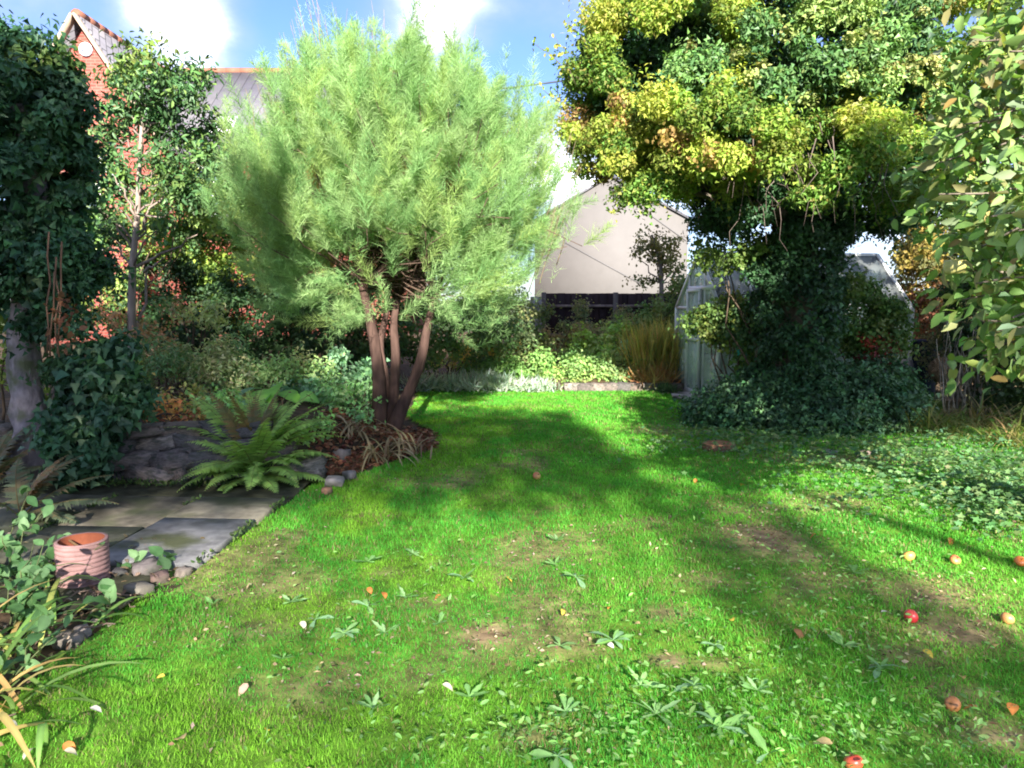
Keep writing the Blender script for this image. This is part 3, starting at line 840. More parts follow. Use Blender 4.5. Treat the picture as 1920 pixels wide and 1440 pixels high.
def twig_path(a, b, n=6, wob=.06, sag=0.0):
    a = np.asarray(a, float); b = np.asarray(b, float)
    t = np.linspace(0, 1, n)[:, None]
    L = np.linalg.norm(b - a)
    p = a * (1 - t) + b * t + rng.standard_normal((n, 3)) * wob * L * (t * (1 - t) * 3)
    p[:, 2] -= sag * L * (4 * t[:, 0] * (1 - t[:, 0]))
    return p

def smooth_path(p, n=16):
    p = np.asarray(p, float); t = np.linspace(0, len(p) - 1, n); i = np.clip(t.astype(int), 0, len(p) - 2); f = (t - i)[:, None]
    p0 = p[np.maximum(i - 1, 0)]; p1 = p[i]; p2 = p[i + 1]; p3 = p[np.minimum(i + 2, len(p) - 1)]
    return .5 * (2 * p1 + (p2 - p0) * f + (2 * p0 - 5 * p1 + 4 * p2 - p3) * f ** 2 + (3 * p1 - p0 - 3 * p2 + p3) * f ** 3)

def shrub(name, label, cat, blobs, base, L, W, pal, wts=None, per=900, tpl='diamond', mat=None, clump=.06, stems=6, stemcol=(.09, .065, .045), group=None, part="foliage", **kw):
    t = thing(name, label, cat, base, group)
    pal = np.asarray(pal) * 1.4
    mb = MB(); lo_ = kw.pop('lo', .5)
    clumpy(mb, blobs, 60 * per / 700 / max(L / .06, 1) ** 1.0 * .12 + 3, .17 if max(np.max(b[1]) for b in blobs) > .35 else .10, per * .62, L, W, pal, wts, tpl, seed=len(bpy.data.objects) % 97, cscale=.5)
    blob_leaves(mb, blobs, per * .3, L, W, np.asarray(pal) * .9, wts, tpl, clump=clump, lo=.3, hi=.95)
    mb.build(part, mat or M_leaf, t)
    if stems:
        sm = MB()
        for k in range(stems):
            c, r = blobs[k % len(blobs)]
            tip = np.asarray(c) + rand_dirs(1)[0] * np.asarray(r) * .8
            sm.tube(twig_path(np.asarray(base) + rng.standard_normal(3) * [.06, .06, 0], tip), np.linspace(.018, .006, 6), 5, stemcol)
        sm.build("stem", M_bark, t)
    return t

# unseen trees added behind the viewpoint, crowns shaped to shade the lawn
for (xa, xb, xt, top, lab) in [(-8, -4.4, -6.5, 11.4, "added shade tree farthest left in the row behind the viewpoint"), (-4.4, .15, -3.9, 11.2, "second added shade tree in the row behind the viewpoint"),
                               (.15, 1.5, -2.9, 9.75, "third added shade tree, leaning, in the row behind the viewpoint"), (1.5, 3.4, 5.4, 9.7, "fourth added shade tree, leaning, in the row behind the viewpoint"), (5.75, 9.2, 9.5, 11.7, "added high crowned shade tree at the end of the row behind the viewpoint")]:
    xm = (xa + xb) / 2
    t_ = thing("added_shade_tree", lab, "tree", (xt, -12, 0), "added row of shade trees behind the viewpoint")
    tk = MB(); tk.tube(smooth_path([(xt, -12, 0), (xt + .1, -12, 3), (xt, -12, 6.0), (xt * .6 + xm * .4, -12, 8.4)], 12), np.linspace(.18, .05, 12), 8, (.12, .10, .08))
    mb = MB()
    for k in range(9):
        tk.tube(twig_path((xt * .6 + xm * .4, -12, rng.uniform(7.6, 8.3)), (rng.uniform(xa + .2, xb - .2), -12 + rng.uniform(-.6, .6), rng.uniform(8.2, 9.2)), 6, .05), np.linspace(.035, .01, 6), 5, (.12, .10, .08))
    tk.build("trunk", M_bark, t_, True)
    def fill(n, z0, z1, x0, x1, L, W):
        p = np.stack([rng.uniform(x0, x1, n), -12 + rng.uniform(-.8, .8, n), rng.uniform(z0, z1, n)], -1)
        p = p[p[:, 2] < z1 - .3 + .6 * fbm(p[:, 0], p[:, 0] * 0, .9, 71)]
        leaves(mb, p, rand_dirs(len(p)), rand_dirs(len(p)), L, W, palette(len(p), [(.06, .12, .03), (.08, .14, .035)]), 'diamond')
    if xb < 5:
        wdt = xb - xa
        fill(int(wdt * 2.2 * AIRY), 5.5, 7.95, xa, xb + (.75 if xb > 3 else 0), .06, .05)
        if xb > 3: fill(1000, 5.6, 7.95, xb - .35, xb + .75, .11, .09)
        fill(int(wdt * (top - 7.85) * 900), 7.85, top, xa - .05, xb + .05, .13, .11)
    else:
        fill(int((xb - xa) * 3.0 * 900), 9.15, 11.9, xa, xb, .13, .11)
    mb.build("crown", M_leaf, t_)

# leaf meshes used as single leaf objects
def big_leaf(name, L, W, segs, fold, curl, col, edge='ovate', seed=0, notch=0.0):
    r = np.random.default_rng(seed)
    V, C, T = [], [], []
    for i in range(segs + 1):
        t = i / segs
        if edge == 'ovate': w = math.sin(math.pi * min(1, t ** .8 * .97 + .03)) ** .8
        elif edge == 'lance': w = math.sin(math.pi * (t ** 1.1 * .96 + .04)) ** .9
        elif edge == 'strap': w = (.45 + .55 * min(1, t * 3)) * (1 - t ** 5)
        elif edge == 'ivy': w = [.85, 1.0, .55, .45, .25, 0.02, 0][min(6, int(round(t * 5)))]
        elif edge == 'spoon': w = .16 + .84 * math.sin(math.pi * min(1, t ** 2.0)) ** .7 if t < .99 else .02
        w = max(w, .03) * W / 2
        if notch and i % 2: w *= 1 - notch
        ang = curl * t
        y = L * (math.sin(ang) / curl if abs(curl) > 1e-3 else t); z = -L * ((1 - math.cos(ang)) / curl if abs(curl) > 1e-3 else 0)
        j = 1 + .06 * r.standard_normal(2)
        V += [(-w * j[0], y, z + fold * w), (0, y, z), (w * j[1], y, z + fold * w)]
        cc = np.array(col) * (1 + .06 * r.standard_normal())
        C += [cc, cc * 1.25, cc]
    for i in range(segs):
        b = i * 3
        T += [[b, b + 1, b + 4, b + 3], [b + 1, b + 2, b + 5, b + 4]]
    return mesh_np(name, np.array(V), np.array(T), np.clip(np.array(C), 0, .95), True)

# ------------------------------------------------------------------ the feathery tree (tamarisk)
DT = 8.5
base = P(722, 805, DT); base[2] = float(gz(base[0], base[1])) - .05
tam = thing("tamarisk_tree", "feathery pale green multi stemmed tree standing at the lawn edge", "tree", base)
tr = MB(); bk = (.07, .042, .034)
def px_path(pts, dd): return np.array([P(u, v, DT + o) for (u, v), o in zip(pts, dd)])
S = []
S.append((px_path([(708, 812), (712, 740), (706, 670), (694, 600), (678, 530), (660, 440), (610, 330)], [0, 0, -.05, -.1, -.2, -.3, -.4]), .086, .024))
S.append((px_path([(728, 812), (738, 740), (742, 670), (738, 610), (744, 560), (752, 450), (740, 300)], [.08, .1, .12, .15, .2, .2, .2]), .066, .022))
S.append((px_path([(736, 810), (764, 740), (788, 680), (800, 620), (815, 560), (850, 470), (900, 370)], [-.05, -.1, -.12, -.1, -.05, 0, .1]), .073, .022))
S.append((px_path([(724, 800), (724, 720), (712, 650), (722, 600), (726, 540), (700, 430), (690, 320)], [.15, .25, .35, .45, .5, .6, .7]), .056, .02))
for p, r0, r1 in S:
    sp = smooth_path(p, 20)
    tr.tube(sp, np.linspace(r0, r1, 20) * (1 + .35 * np.exp(-np.linspace(0, 9, 20))), 9, bk, .18)
tr.build("trunk", M_bark, tam, True)
# plumes
Cpx = (745, 350); sT = DT / F
def env(th):
    A_ = np.radians([-180, -150, -120, -90, -60, -30, 0, 30, 60, 90, 120, 150, 180])
    R_ = np.array([325, 305, 290, 200, 250, 315, 350, 325, 285, 290, 310, 315, 325]) * 1.0
    return np.interp(th, A_, R_)
br = MB(); fo = MB()
cc = P(*Cpx, DT)
hub = P(728, 600, DT)
def plume(tip, axis, Lp, ncnt, col, spread=.165, thick=1.0):
    t = np.sort(rng.random(ncnt)) * .96 + .04
    ax = unit(axis)
    bend = unit(rng.standard_normal(3) + np.array([0, 0, -.2])); bend -= ax * bend.dot(ax)
    ctr = tip - ax * Lp + ax * (Lp * t)[:, None] + bend * (.10 * Lp * (t ** 2))[:, None]
    taper = (1 - .72 * t) * np.minimum(1, t * 4 + .3)
    d = rand_dirs(ncnt); d -= ax * (d @ ax)[:, None]; d = unit(d)
    dirs = unit(ax * .95 + d * (.75 + .4 * rng.random((ncnt, 1))) + np.array([0, 0, .18]))
    ln = spread * taper * (.7 + .9 * rng.random(ncnt)) + .02
    nrm = rand_dirs(ncnt)
    c = np.clip(np.asarray(col) * (1 + .16 * rng.standard_normal((ncnt, 1))), .01, .9)
    leaves(fo, ctr, dirs, nrm, ln, (.0032 + .0022 * rng.random(ncnt)) * thick, c, 'needle')
    # second order wisps start half way along the first
    c2 = ctr + dirs * (ln * .45)[:, None]; d2 = unit(dirs + .9 * rand_dirs(ncnt))
    leaves(fo, c2, d2, rand_dirs(ncnt), ln * .7, (.0030 + .002 * rng.random(ncnt)) * thick, c * (1 + .1 * rng.standard_normal((ncnt, 1))), 'needle')
nP = 1750
greens = np.array([[.26, .40, .16], [.22, .37, .14], [.30, .43, .18], [.18, .32, .12], [.28, .39, .13]])
k = 0
while k < nP:
    d = rand_dirs(1)[0]
    thp = math.atan2(d[2], d[0]); R = env(thp) * sT * (.80 + .36 * float(vnoise(thp * 2.2 + 20, d[1] * 2.5, .55, 91)))
    horiz = math.hypot(d[0], d[2])
    rf = (.34 + .72 * rng.random() ** .7)
    if d[2] < -.55 and rng.random() < .6: continue
    off = np.array([d[0] * R, d[1] * 1.5, d[2] * R]) * rf
    tip = cc + off
    if tip[2] < 1.05: continue
    if abs(tip[0] - base[0] - .1) < .85 and tip[2] < 2.35 and tip[1] < DT + .7 and rng.random() < .88: continue
    ax = unit(tip - hub) * .8 + np.array([0, 0, .34]) + .32 * rng.standard_normal(3)
    if d[2] < -.2: ax = unit(tip - hub + np.array([0, 0, .25])) + .25 * rng.standard_normal(3)
    ax = unit(ax)
    Lp = rng.uniform(.3, .65)
    col = greens[rng.integers(5)] * rng.uniform(.82, 1.15)
    if rf < .62 and rng.random() < .25: col = np.array([.34, .24, .08])
    plume(tip, ax, Lp, 135, col)
    if rng.random() < .2:
        b0 = tip - ax * Lp
        bs = S[rng.integers(4)][0]; st = bs[rng.integers(4, 7)]
        br.tube(twig_path(st, b0, 6, .05), np.linspace(.012, .004, 6), 5, (.09, .06, .045))
    k += 1
for (u, v_, o) in [(572, -10, .1), (600, 20, .3), (548, 60, -.2), (640, 40, .2), (676, 52, -.2), (700, 30, .4), (770, -15, .2), (775, 60, -.3), (830, 90, .2), (870, 60, .1), (905, 140, -.1), (945, 150, .2), (965, 190, 0), (1000, 225, .1), (520, 130, .1), (490, 180, -.2), (1040, 290, .1), (1060, 260, .3)]:
    for j in range(9):
        tip = P(u + rng.uniform(-24, 24), v_ + rng.uniform(-15, 130), DT + o + rng.uniform(-.2, .2))
        ax = unit(np.array([(u - 745) / 900, rng.uniform(-.1, .1), 1.0]) + .08 * rng.standard_normal(3))
        dens = 60 if (v_ > 100 or u in (572, 600, 676)) else 26
        plume(tip, ax, rng.uniform(.7, 1.2), int(dens * rng.uniform(.5, 1.3)), greens[rng.integers(5)], .10, .8)
        br.tube(twig_path(tip - ax * .8, tip + ax * .15, 5, .02), np.linspace(.006, .0015, 5), 4, (.2, .15, .10))
# lower right sprays that reach out and droop, and the tuft at lower left
for (u0, v0_, u1, v1_, n_) in [(830, 580, 1000, 500, 26), (840, 570, 930, 470, 20), (850, 590, 960, 600, 12), (690, 560, 610, 640, 14), (690, 520, 500, 560, 22), (700, 520, 460, 500, 14), (800, 560, 900, 640, 14)]:
    for j in range(n_):
        tt = rng.uniform(.45, 1.05)
        tip = P(u0 + (u1 - u0) * tt, v0_ + (v1_ - v0_) * tt + rng.uniform(-25, 25), DT - rng.uniform(0, 1.1))
        ax = unit(P(u1, v1_, DT - .4) - P(u0, v0_, DT) + .25 * rng.standard_normal(3))
        plume(tip, ax, rng.uniform(.35, .6), 55, greens[rng.integers(5)] * 1.05, .085)
br.build("branches", M_bark, tam)
fo.build("crown", M_feather, tam)

# ------------------------------------------------------------------ ivy clad tree on the right
DI = 9.6
ib = P(1500, 780, DI); ib[2] = 0
ivt = thing("ivy_clad_tree", "large ivy clad tree with yellowing crown right of the lawn", "tree", ib)
m_ = MB()
m_.tube(smooth_path([P(1500, 800, DI), P(1498, 700, DI), P(1495, 560, DI), P(1500, 430, DI), P(1470, 300, DI), P(1440, 120, DI)], 16), np.linspace(.36, .12, 16), 10, (.10, .08, .06), .2)
for (u, v_, o) in [(1200, 200, -.3), (1300, 80, .2), (1600, 200, .1), (1560, 60, -.3), (1350, 330, -.6), (1640, 320, -.4), (1150, 260, .2), (1250, 340, -.2)]:
    m_.tube(twig_path(P(1490, 420, DI), P(u, v_, DI + o), 8, .06), np.linspace(.09, .02, 8), 7, (.10, .085, .065))
m_.build("trunk", M_bark, ivt, True)
# bare hanging twigs below the crown
tw = MB()
for k in range(34):
    u, v_ = rng.uniform(1380, 1720), rng.uniform(230, 330)
    a_ = P(u, v_, DI - 1.6 + rng.uniform(-.3, .6)); b_ = P(u + rng.uniform(-50, 60), v_ + rng.uniform(40, 170), DI - 1.5 + rng.uniform(-.3, .5))
    tw.tube(twig_path(a_, b_, 6, .08), np.linspace(.006, .0015, 6), 4, (.13, .10, .085))
tw.build("twigs", M_bark, ivt)
cr = MB()
YG = [(.10, .19, .035), (.17, .26, .04), (.25, .32, .05), (.31, .34, .06), (.34, .30, .08), (.32, .20, .08)]
blobs_yg = [pblob(1200, 190, DI, 115, 130), pblob(1150, 235, DI - .3, 80, 65), pblob(1260, 90, DI - .2, 140, 130), pblob(1240, 300, DI - .7, 95, 55), pblob(1330, 240, DI - 1.2, 110, 75),
            pblob(1170, 70, DI + .2, 70, 80), pblob(1420, 260, DI - 1.6, 100, 55), pblob(1540, 275, DI - 1.5, 85, 50), pblob(1640, 255, DI - 1.1, 80, 70), pblob(1190, 350, DI - .6, 36, 18), pblob(1105, 300, DI, 35, 28),
            pblob(1360, 320, DI - 1.2, 60, 25), pblob(1250, 10, DI + .2, 130, 80), pblob(1523, 360, DI - 1.5, 14, 30), pblob(1085, 180, DI, 28, 42), pblob(1690, 330, DI - 1.3, 40, 60), pblob(1775, 110, DI + .3, 95, 130), pblob(1800, 300, DI + .6, 80, 95), pblob(1850, 170, DI + .9, 80, 110)]
clumpy(cr, blobs_yg, 5.6, .175, 1250, .050, .036, YG, [2.4, 3.4, 3.2, 1.8, .9, .5], 'ivy', cscale=.28, var=.2, seed=3, up=.6)
clumpy(cr, [pblob(1290, 255, DI - 1.5, 40, 15), pblob(1390, 290, DI - 1.7, 45, 16), pblob(1440, 290, DI - 1.8, 18, 22)], 5, .13, 700, .046, .036, [(.28, .19, .06), (.32, .22, .07), (.24, .20, .07)], None, 'ovate', var=.25, seed=9)
# loose shoots that break the outline
for (u0, v0_, u1, v1_) in [(1090, 150, 1000, 80), (1080, 160, 1035, 60), (1080, 210, 1010, 160), (1070, 240, 1040, 230), (1110, 90, 1060, 40), (1180, 360, 1150, 400), (1210, 370, 1215, 400), (1100, 300, 1075, 330), (1680, 330, 1720, 380), (1630, 350, 1660, 400), (1300, 340, 1290, 385), (1110, 60, 1085, 10)]:
    a_, b_ = P(u0, v0_, DI - .3), P(u1, v1_, DI - .3 + rng.uniform(-.4, .4)); pth = twig_path(a_, b_, 7, .05)
    cr.tube(pth, np.linspace(.007, .002, 7), 4, (.14, .11, .07))
    q = rng.uniform(.3, 1.0, 34); pos = np.stack([np.interp(q, np.linspace(0, 1, 7), pth[:, i]) for i in range(3)], -1) + .035 * rng.standard_normal((34, 3))
    ax, nrm = leaf_orient(rand_dirs(34), .7)
    leaves(cr, pos, ax, nrm, .055, .04, palette(34, YG[1:5]), 'ovate')
cr.build("crown", M_leaf, ivt)
iv = MB()
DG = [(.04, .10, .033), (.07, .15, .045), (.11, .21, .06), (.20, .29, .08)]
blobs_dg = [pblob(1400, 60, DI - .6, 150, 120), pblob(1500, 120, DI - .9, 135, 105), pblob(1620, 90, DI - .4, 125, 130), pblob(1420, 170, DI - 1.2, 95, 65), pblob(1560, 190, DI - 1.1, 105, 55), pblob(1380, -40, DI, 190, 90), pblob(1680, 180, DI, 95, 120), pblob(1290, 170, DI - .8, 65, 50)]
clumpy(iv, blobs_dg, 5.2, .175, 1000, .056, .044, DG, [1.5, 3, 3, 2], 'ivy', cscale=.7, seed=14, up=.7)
# pale flower heads sit on the sunny ivy
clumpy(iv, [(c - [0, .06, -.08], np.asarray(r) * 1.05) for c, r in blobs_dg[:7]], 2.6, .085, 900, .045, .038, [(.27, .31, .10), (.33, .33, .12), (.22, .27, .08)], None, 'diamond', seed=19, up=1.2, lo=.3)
# dark under-storey of the crown and the ivied trunk
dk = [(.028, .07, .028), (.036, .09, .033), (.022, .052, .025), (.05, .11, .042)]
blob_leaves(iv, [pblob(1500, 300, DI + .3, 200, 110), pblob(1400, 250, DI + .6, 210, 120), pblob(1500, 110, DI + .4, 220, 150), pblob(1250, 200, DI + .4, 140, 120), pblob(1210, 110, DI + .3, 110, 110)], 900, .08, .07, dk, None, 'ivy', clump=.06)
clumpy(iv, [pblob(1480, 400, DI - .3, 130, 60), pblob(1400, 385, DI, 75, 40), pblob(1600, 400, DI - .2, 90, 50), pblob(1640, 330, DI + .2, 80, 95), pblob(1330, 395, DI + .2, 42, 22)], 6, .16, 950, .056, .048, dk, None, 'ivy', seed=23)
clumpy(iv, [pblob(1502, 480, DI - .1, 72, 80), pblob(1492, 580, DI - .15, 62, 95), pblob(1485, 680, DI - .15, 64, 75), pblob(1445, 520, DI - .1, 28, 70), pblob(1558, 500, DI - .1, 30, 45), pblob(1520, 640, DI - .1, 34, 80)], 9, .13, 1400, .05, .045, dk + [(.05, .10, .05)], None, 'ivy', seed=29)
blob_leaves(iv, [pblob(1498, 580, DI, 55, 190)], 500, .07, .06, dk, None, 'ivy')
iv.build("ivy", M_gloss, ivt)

shrub("greenhouse_plant", "green plants growing tall inside the greenhouse", "plant", [(gpt(1.1, 1.35, .7), (.35, .3, .55)), (gpt(2.0, 1.4, .6), (.4, .3, .45)), (gpt(2.6, .8, .5), (.25, .3, .4))], gpt(1.6, 1.35, 0), .09, .05, [(.06, .13, .04), (.09, .17, .05)], per=420)

# ivy ground cover round the foot
gc = MB()
blob_leaves(gc, [pblob(1400, 765, 9.4, 110, 42, .7), pblob(1500, 745, 9.6, 130, 70, .8), pblob(1590, 760, 9.2, 130, 65, .7), pblob(1640, 735, 9.9, 80, 60, .5), pblob(1340, 775, 9.3, 60, 26, .4), pblob(1560, 790, 8.7, 110, 30, .4), pblob(1480, 720, 10.1, 80, 50, .4)], 2000, .056, .05, [(.05, .12, .048), (.065, .145, .058), (.04, .095, .042), (.085, .17, .07)], None, 'ivy', clump=.05, up=1.0)
o = gc.build("ivy_ground_cover", M_gloss); o['kind'] = 'stuff'; tag(o, "dark ivy sprawling over the ground round the right hand tree", "ivy")

shrub("shrub", "green leafy shrub with yellow tips left of the ivy clad trunk", "shrub", [pblob(1368, 590, 10.2, 40, 28), pblob(1340, 615, 10.3, 28, 20), pblob(1395, 640, 10.1, 32, 50), pblob(1318, 600, 10.4, 18, 14)], P(1380, 740, 10.2) * [1, 1, 0],
      .06, .045, [(.07, .12, .03), (.12, .15, .035), (.04, .08, .03)], per=750, clump=.06)
shrub("shrub", "leafy branch of pale green leaves beside the trunk under the crown", "shrub", [pblob(1385, 480, 9.6, 55, 25), pblob(1340, 470, 9.6, 35, 16), pblob(1420, 465, 9.4, 30, 22)], P(1420, 745, 9.9) * [1, 1, 0],
      .06, .045, [(.10, .15, .035), (.06, .11, .03)], per=600, clump=.06, stems=4)
shrub("shrub", "bright green bushy shrub between ivy trunk and greenhouse wall", "shrub", [pblob(1620, 590, 10.3, 50, 55), pblob(1590, 550, 10.4, 30, 25), pblob(1650, 620, 10.3, 35, 40), pblob(1600, 640, 10.2, 40, 30)], P(1620, 750, 10.3) * [1, 1, 0],
      .06, .04, [(.06, .12, .03), (.10, .15, .04), (.04, .085, .025)], per=800, clump=.06)
shrub("red_shrub", "dark red leaved shrub in front of the greenhouse", "shrub", [pblob(1640, 665, 10.15, 38, 45), pblob(1625, 690, 10.1, 30, 30)], P(1640, 750, 10.15) * [1, 1, 0],
      .05, .03, [(.17, .025, .018), (.10, .018, .016), (.22, .04, .02)], per=700, clump=.05)

# ------------------------------------------------------------------ shrubs in the right background
bg_r = [
 ("brown green bramble thicket behind the greenhouse on the far right", [pblob(1740, 560, 13.5, 70, 90), pblob(1800, 520, 13.8, 80, 110), pblob(1860, 600, 13.6, 90, 110)], [(.06, .055, .025), (.045, .06, .022), (.09, .06, .03)], 13.6, .07, .05, 330),
 ("golden leaved young shrub rising behind the greenhouse roof", [pblob(1715, 520, 13.0, 30, 70), pblob(1735, 470, 13.1, 40, 50)], [(.16, .13, .03), (.20, .15, .04), (.09, .09, .03)], 13.0, .07, .05, 360),
 ("reddish autumn shrub beyond the greenhouse corner", [pblob(1745, 590, 12.6, 28, 50), pblob(1760, 540, 12.7, 25, 25)], [(.16, .06, .035), (.12, .07, .035), (.07, .06, .03)], 12.6, .06, .04, 500),
 ("grey green twiggy hedge bush on the right boundary", [pblob(1800, 660, 11.0, 55, 70), pblob(1860, 690, 10.6, 70, 80), pblob(1790, 610, 11.4, 50, 40)], [(.10, .10, .055), (.13, .12, .07), (.05, .065, .03)], 11.0, .05, .028, 600),
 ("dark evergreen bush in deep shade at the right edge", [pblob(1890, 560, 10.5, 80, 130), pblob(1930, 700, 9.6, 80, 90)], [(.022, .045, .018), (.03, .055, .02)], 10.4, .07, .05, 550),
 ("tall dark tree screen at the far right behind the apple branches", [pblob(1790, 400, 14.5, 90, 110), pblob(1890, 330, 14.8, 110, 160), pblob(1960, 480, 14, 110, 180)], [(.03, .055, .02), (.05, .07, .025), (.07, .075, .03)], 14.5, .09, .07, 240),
]
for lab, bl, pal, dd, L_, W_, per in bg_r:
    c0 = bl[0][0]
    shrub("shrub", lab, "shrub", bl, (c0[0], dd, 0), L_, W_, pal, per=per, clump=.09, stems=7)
# bleached bare stems of the hedge
hs = thing("dead_stems", "bleached bare vertical stems in front of the right hedge", "dead plant", P(1815, 770, 10.2) * [1, 1, 0])
mb = MB()
for k in range(60):
    u = rng.uniform(1770, 1870); a_ = P(u, 775, 10.2 + rng.uniform(-.3, .3)); a_[2] = 0
    mb.tube(twig_path(a_, P(u + rng.uniform(-25, 25), rng.uniform(590, 690), 10.2 + rng.uniform(-.3, .3)), 6, .05), np.linspace(.011, .004, 6), 4, np.array([.26, .23, .18]) * rng.uniform(.5, 1.2))
mb.build("stems", M_bark, hs)
# round straw bird nester / seed head ball
tb = P(1767, 693, 10.6)
ball = thing("straw_ball", "round tan straw ball hanging in the right hedge beside the path", "ornament", tb)
mb = MB(); dd = rand_dirs(900)
leaves(mb, tb + dd * .15, unit(np.cross(dd, rand_dirs(900))), dd, .12, .012, palette(900, [(.36, .24, .14), (.42, .30, .18), (.26, .17, .10)]), 'blade')
mb.build("straw", M_dry, ball)
MB().tube([tb + [0, 0, .14], tb + [.02, .05, .75]], .006, 5, (.15, .12, .08)).build("hanging_string", M_bark, ball)
ctr = P(1785, 738, 10.2); ctr[2] = 0
cp = thing("small_pot", "small tan clay pot on the ground by the right hedge", "pot", ctr)
a = np.linspace(0, 2 * np.pi, 20, endpoint=False)
lathe([(.07, 0), (.095, .17), (.11, .17), (.11, .21), (.095, .21), (.085, .1), (.001, .09)], ctr, (.33, .22, .15)).build("body", M_terra, cp, True)

# grass like clump, right
def strap_clump(name, label, cat, c, n, Lr, W, cols, wts, spread, tilt=(.3, 1.1), mat=None, group=None, curl=(1.0, 1.9), as_parts=True, nvar=8):
    t = thing(name, label, cat, c, group)
    vars_ = []
    for k in range(nvar):
        col = palette(1, cols, wts, .1)[0]
        vars_.append(big_leaf("leaf", 1.0, W, 7, .25, rng.uniform(*curl), col, 'strap', int(rng.integers(1e6))))
    if as_parts:
        for k in range(n):
            yaw = rng.uniform(0, 2 * np.pi); tl2 = rng.uniform(*tilt); s = rng.uniform(*Lr)
            p = rng.standard_normal(2) * spread
            M = Matrix.Translation((p[0], p[1], 0)) @ Matrix.Rotation(yaw, 4, 'Z') @ Matrix.Rotation(math.pi / 2 - tl2, 4, 'X') @ Matrix.Rotation(rng.uniform(-.4, .4), 4, 'Y') @ Matrix.Diagonal((s ** .5, s, s, 1))
            link("leaf", vars_[k % nvar], mat or M_leaf, t, M)
    else:
        mb = MB()
        for k in range(n):
            me = vars_[k % nvar]
            V = np.array([v.co for v in me.vertices]); T = np.array([list(p.vertices) for p in me.polygons])
            yaw = rng.uniform(0, 2 * np.pi); tl2 = rng.uniform(*tilt); s = rng.uniform(*Lr)
            p = rng.standard_normal(2) * spread
            M = np.array(Matrix.Translation((p[0], p[1], 0)) @ Matrix.Rotation(yaw, 4, 'Z') @ Matrix.Rotation(math.pi / 2 - tl2, 4, 'X') @ Matrix.Diagonal((s ** .5, s, s, 1)))
            V = V @ M[:3, :3].T + M[:3, 3] + np.array(c)
            mb.add(V, T, palette(1, cols, wts, .15)[0])
        mb.build("leaves", mat or M_leaf, t)
    return t
for (u, v_, n_, cols, lab) in [(1760, 815, 170, [(.10, .14, .035), (.16, .16, .05), (.07, .11, .03)], "arching grassy leaved clump in front of the right hedge"),
                               (1840, 800, 150, [(.26, .19, .09), (.20, .16, .06), (.10, .13, .04)], "straw coloured dry grassy clump right of the green one"),
                               (1905, 840, 130, [(.12, .17, .03), (.16, .18, .04), (.2, .17, .06)], "sunlit yellow green grassy clump at the right edge"),
                               (1700, 800, 80, [(.08, .13, .035), (.13, .15, .05)], "thin grassy leaved clump at the foot of the ivy mound")]:
    c = G(u, v_); strap_clump("grass_clump", lab, "grass clump", c, n_, (.35, .65), .022, cols, None, .16, (.15, 1.0), as_parts=False, group="grassy clumps along the right border")

# ------------------------------------------------------------------ apple tree at the right, close
at_base = np.array([4.0, 3.6, 0])
apt = thing("apple_tree", "apple tree with big sunlit leaves reaching in from the right edge", "tree", at_base)
tb_ = MB()
tb_.tube(smooth_path([at_base, at_base + [-.05, 0, .8], at_base + [-.2, -.05, 1.5], at_base + [-.3, .1, 2.6], at_base + [-.3, .2, 3.6]], 12), np.linspace(.14, .05, 12), 9, (.13, .11, .09), .15)
tips = []
DA = 3.3
zones = [((1760, 480), 40), ((1800, 330), 50), ((1850, 420), 60), ((1890, 250), 50), ((1870, 560), 60), ((1905, 640), 40), ((1900, 120), 40), ((1780, 250), 20), ((1850, 640), 18), ((1910, 450), 60), ((1880, 40), 30), ((1800, 560), 12), ((1900, 340), 50)]
lp, la, ln_ = [], [], []
for (u, v_), n_ in zones:
    for j in range(max(2, n_ // 12)):
        dd = DA + rng.uniform(-.35, .9)
        tip = P(u + rng.uniform(-45, 45), v_ + rng.uniform(-45, 45), dd)
        st = at_base + [-.25, .1, min(3.4, max(1.3, tip[2] + rng.uniform(-.2, .5)))]
        path = twig_path(st, tip, 9, .04, -.04)
        tb_.tube(path, np.linspace(.022, .004, 9), 5, (.14, .115, .09))
        k = n_ // max(2, n_ // 12)
        for q in range(int(k * 8.5)):
            tt = rng.uniform(.45, 1.0); i = tt * 8; i0 = min(7, int(i))
            p = path[i0] * (1 - (i - i0)) + path[i0 + 1] * (i - i0)
            dr = unit(path[i0 + 1] - path[i0])
            out = unit(dr * .5 + rand_dirs(1)[0] + np.array([0, 0, -.25]))
            lp.append(p + out * rng.uniform(0, .11) + rng.standard_normal(3) * .07); la.append(out); ln_.append(unit(np.array([-.3, -.35, .75]) + .8 * rng.standard_normal(3)))
tb_.build("trunk", M_bark, apt, True)
av = []
acol = [(.14, .24, .06), (.18, .28, .08), (.11, .20, .05), (.22, .28, .08), (.22, .21, .09), (.20, .28, .14)]
for k in range(12):
    av.append(big_leaf("leaf", .070, .038, 6, rng.uniform(.2, .75), rng.uniform(-.5, 1.5), acol[k % 6] if k != 4 else (.24, .16, .05), 'ovate', 500 + k, .08))
order = rng.permutation(len(lp))
def uv_of(p):
    r = np.asarray(p) - np.array([0, 0, CAMH]); fz = r[1] * math.cos(PITCH) - r[2] * math.sin(PITCH); uy = r[1] * math.sin(PITCH) + r[2] * math.cos(PITCH)
    return U0 + F * r[0] / fz, V0 - F * uy / fz
cnt = 0; rest = MB()
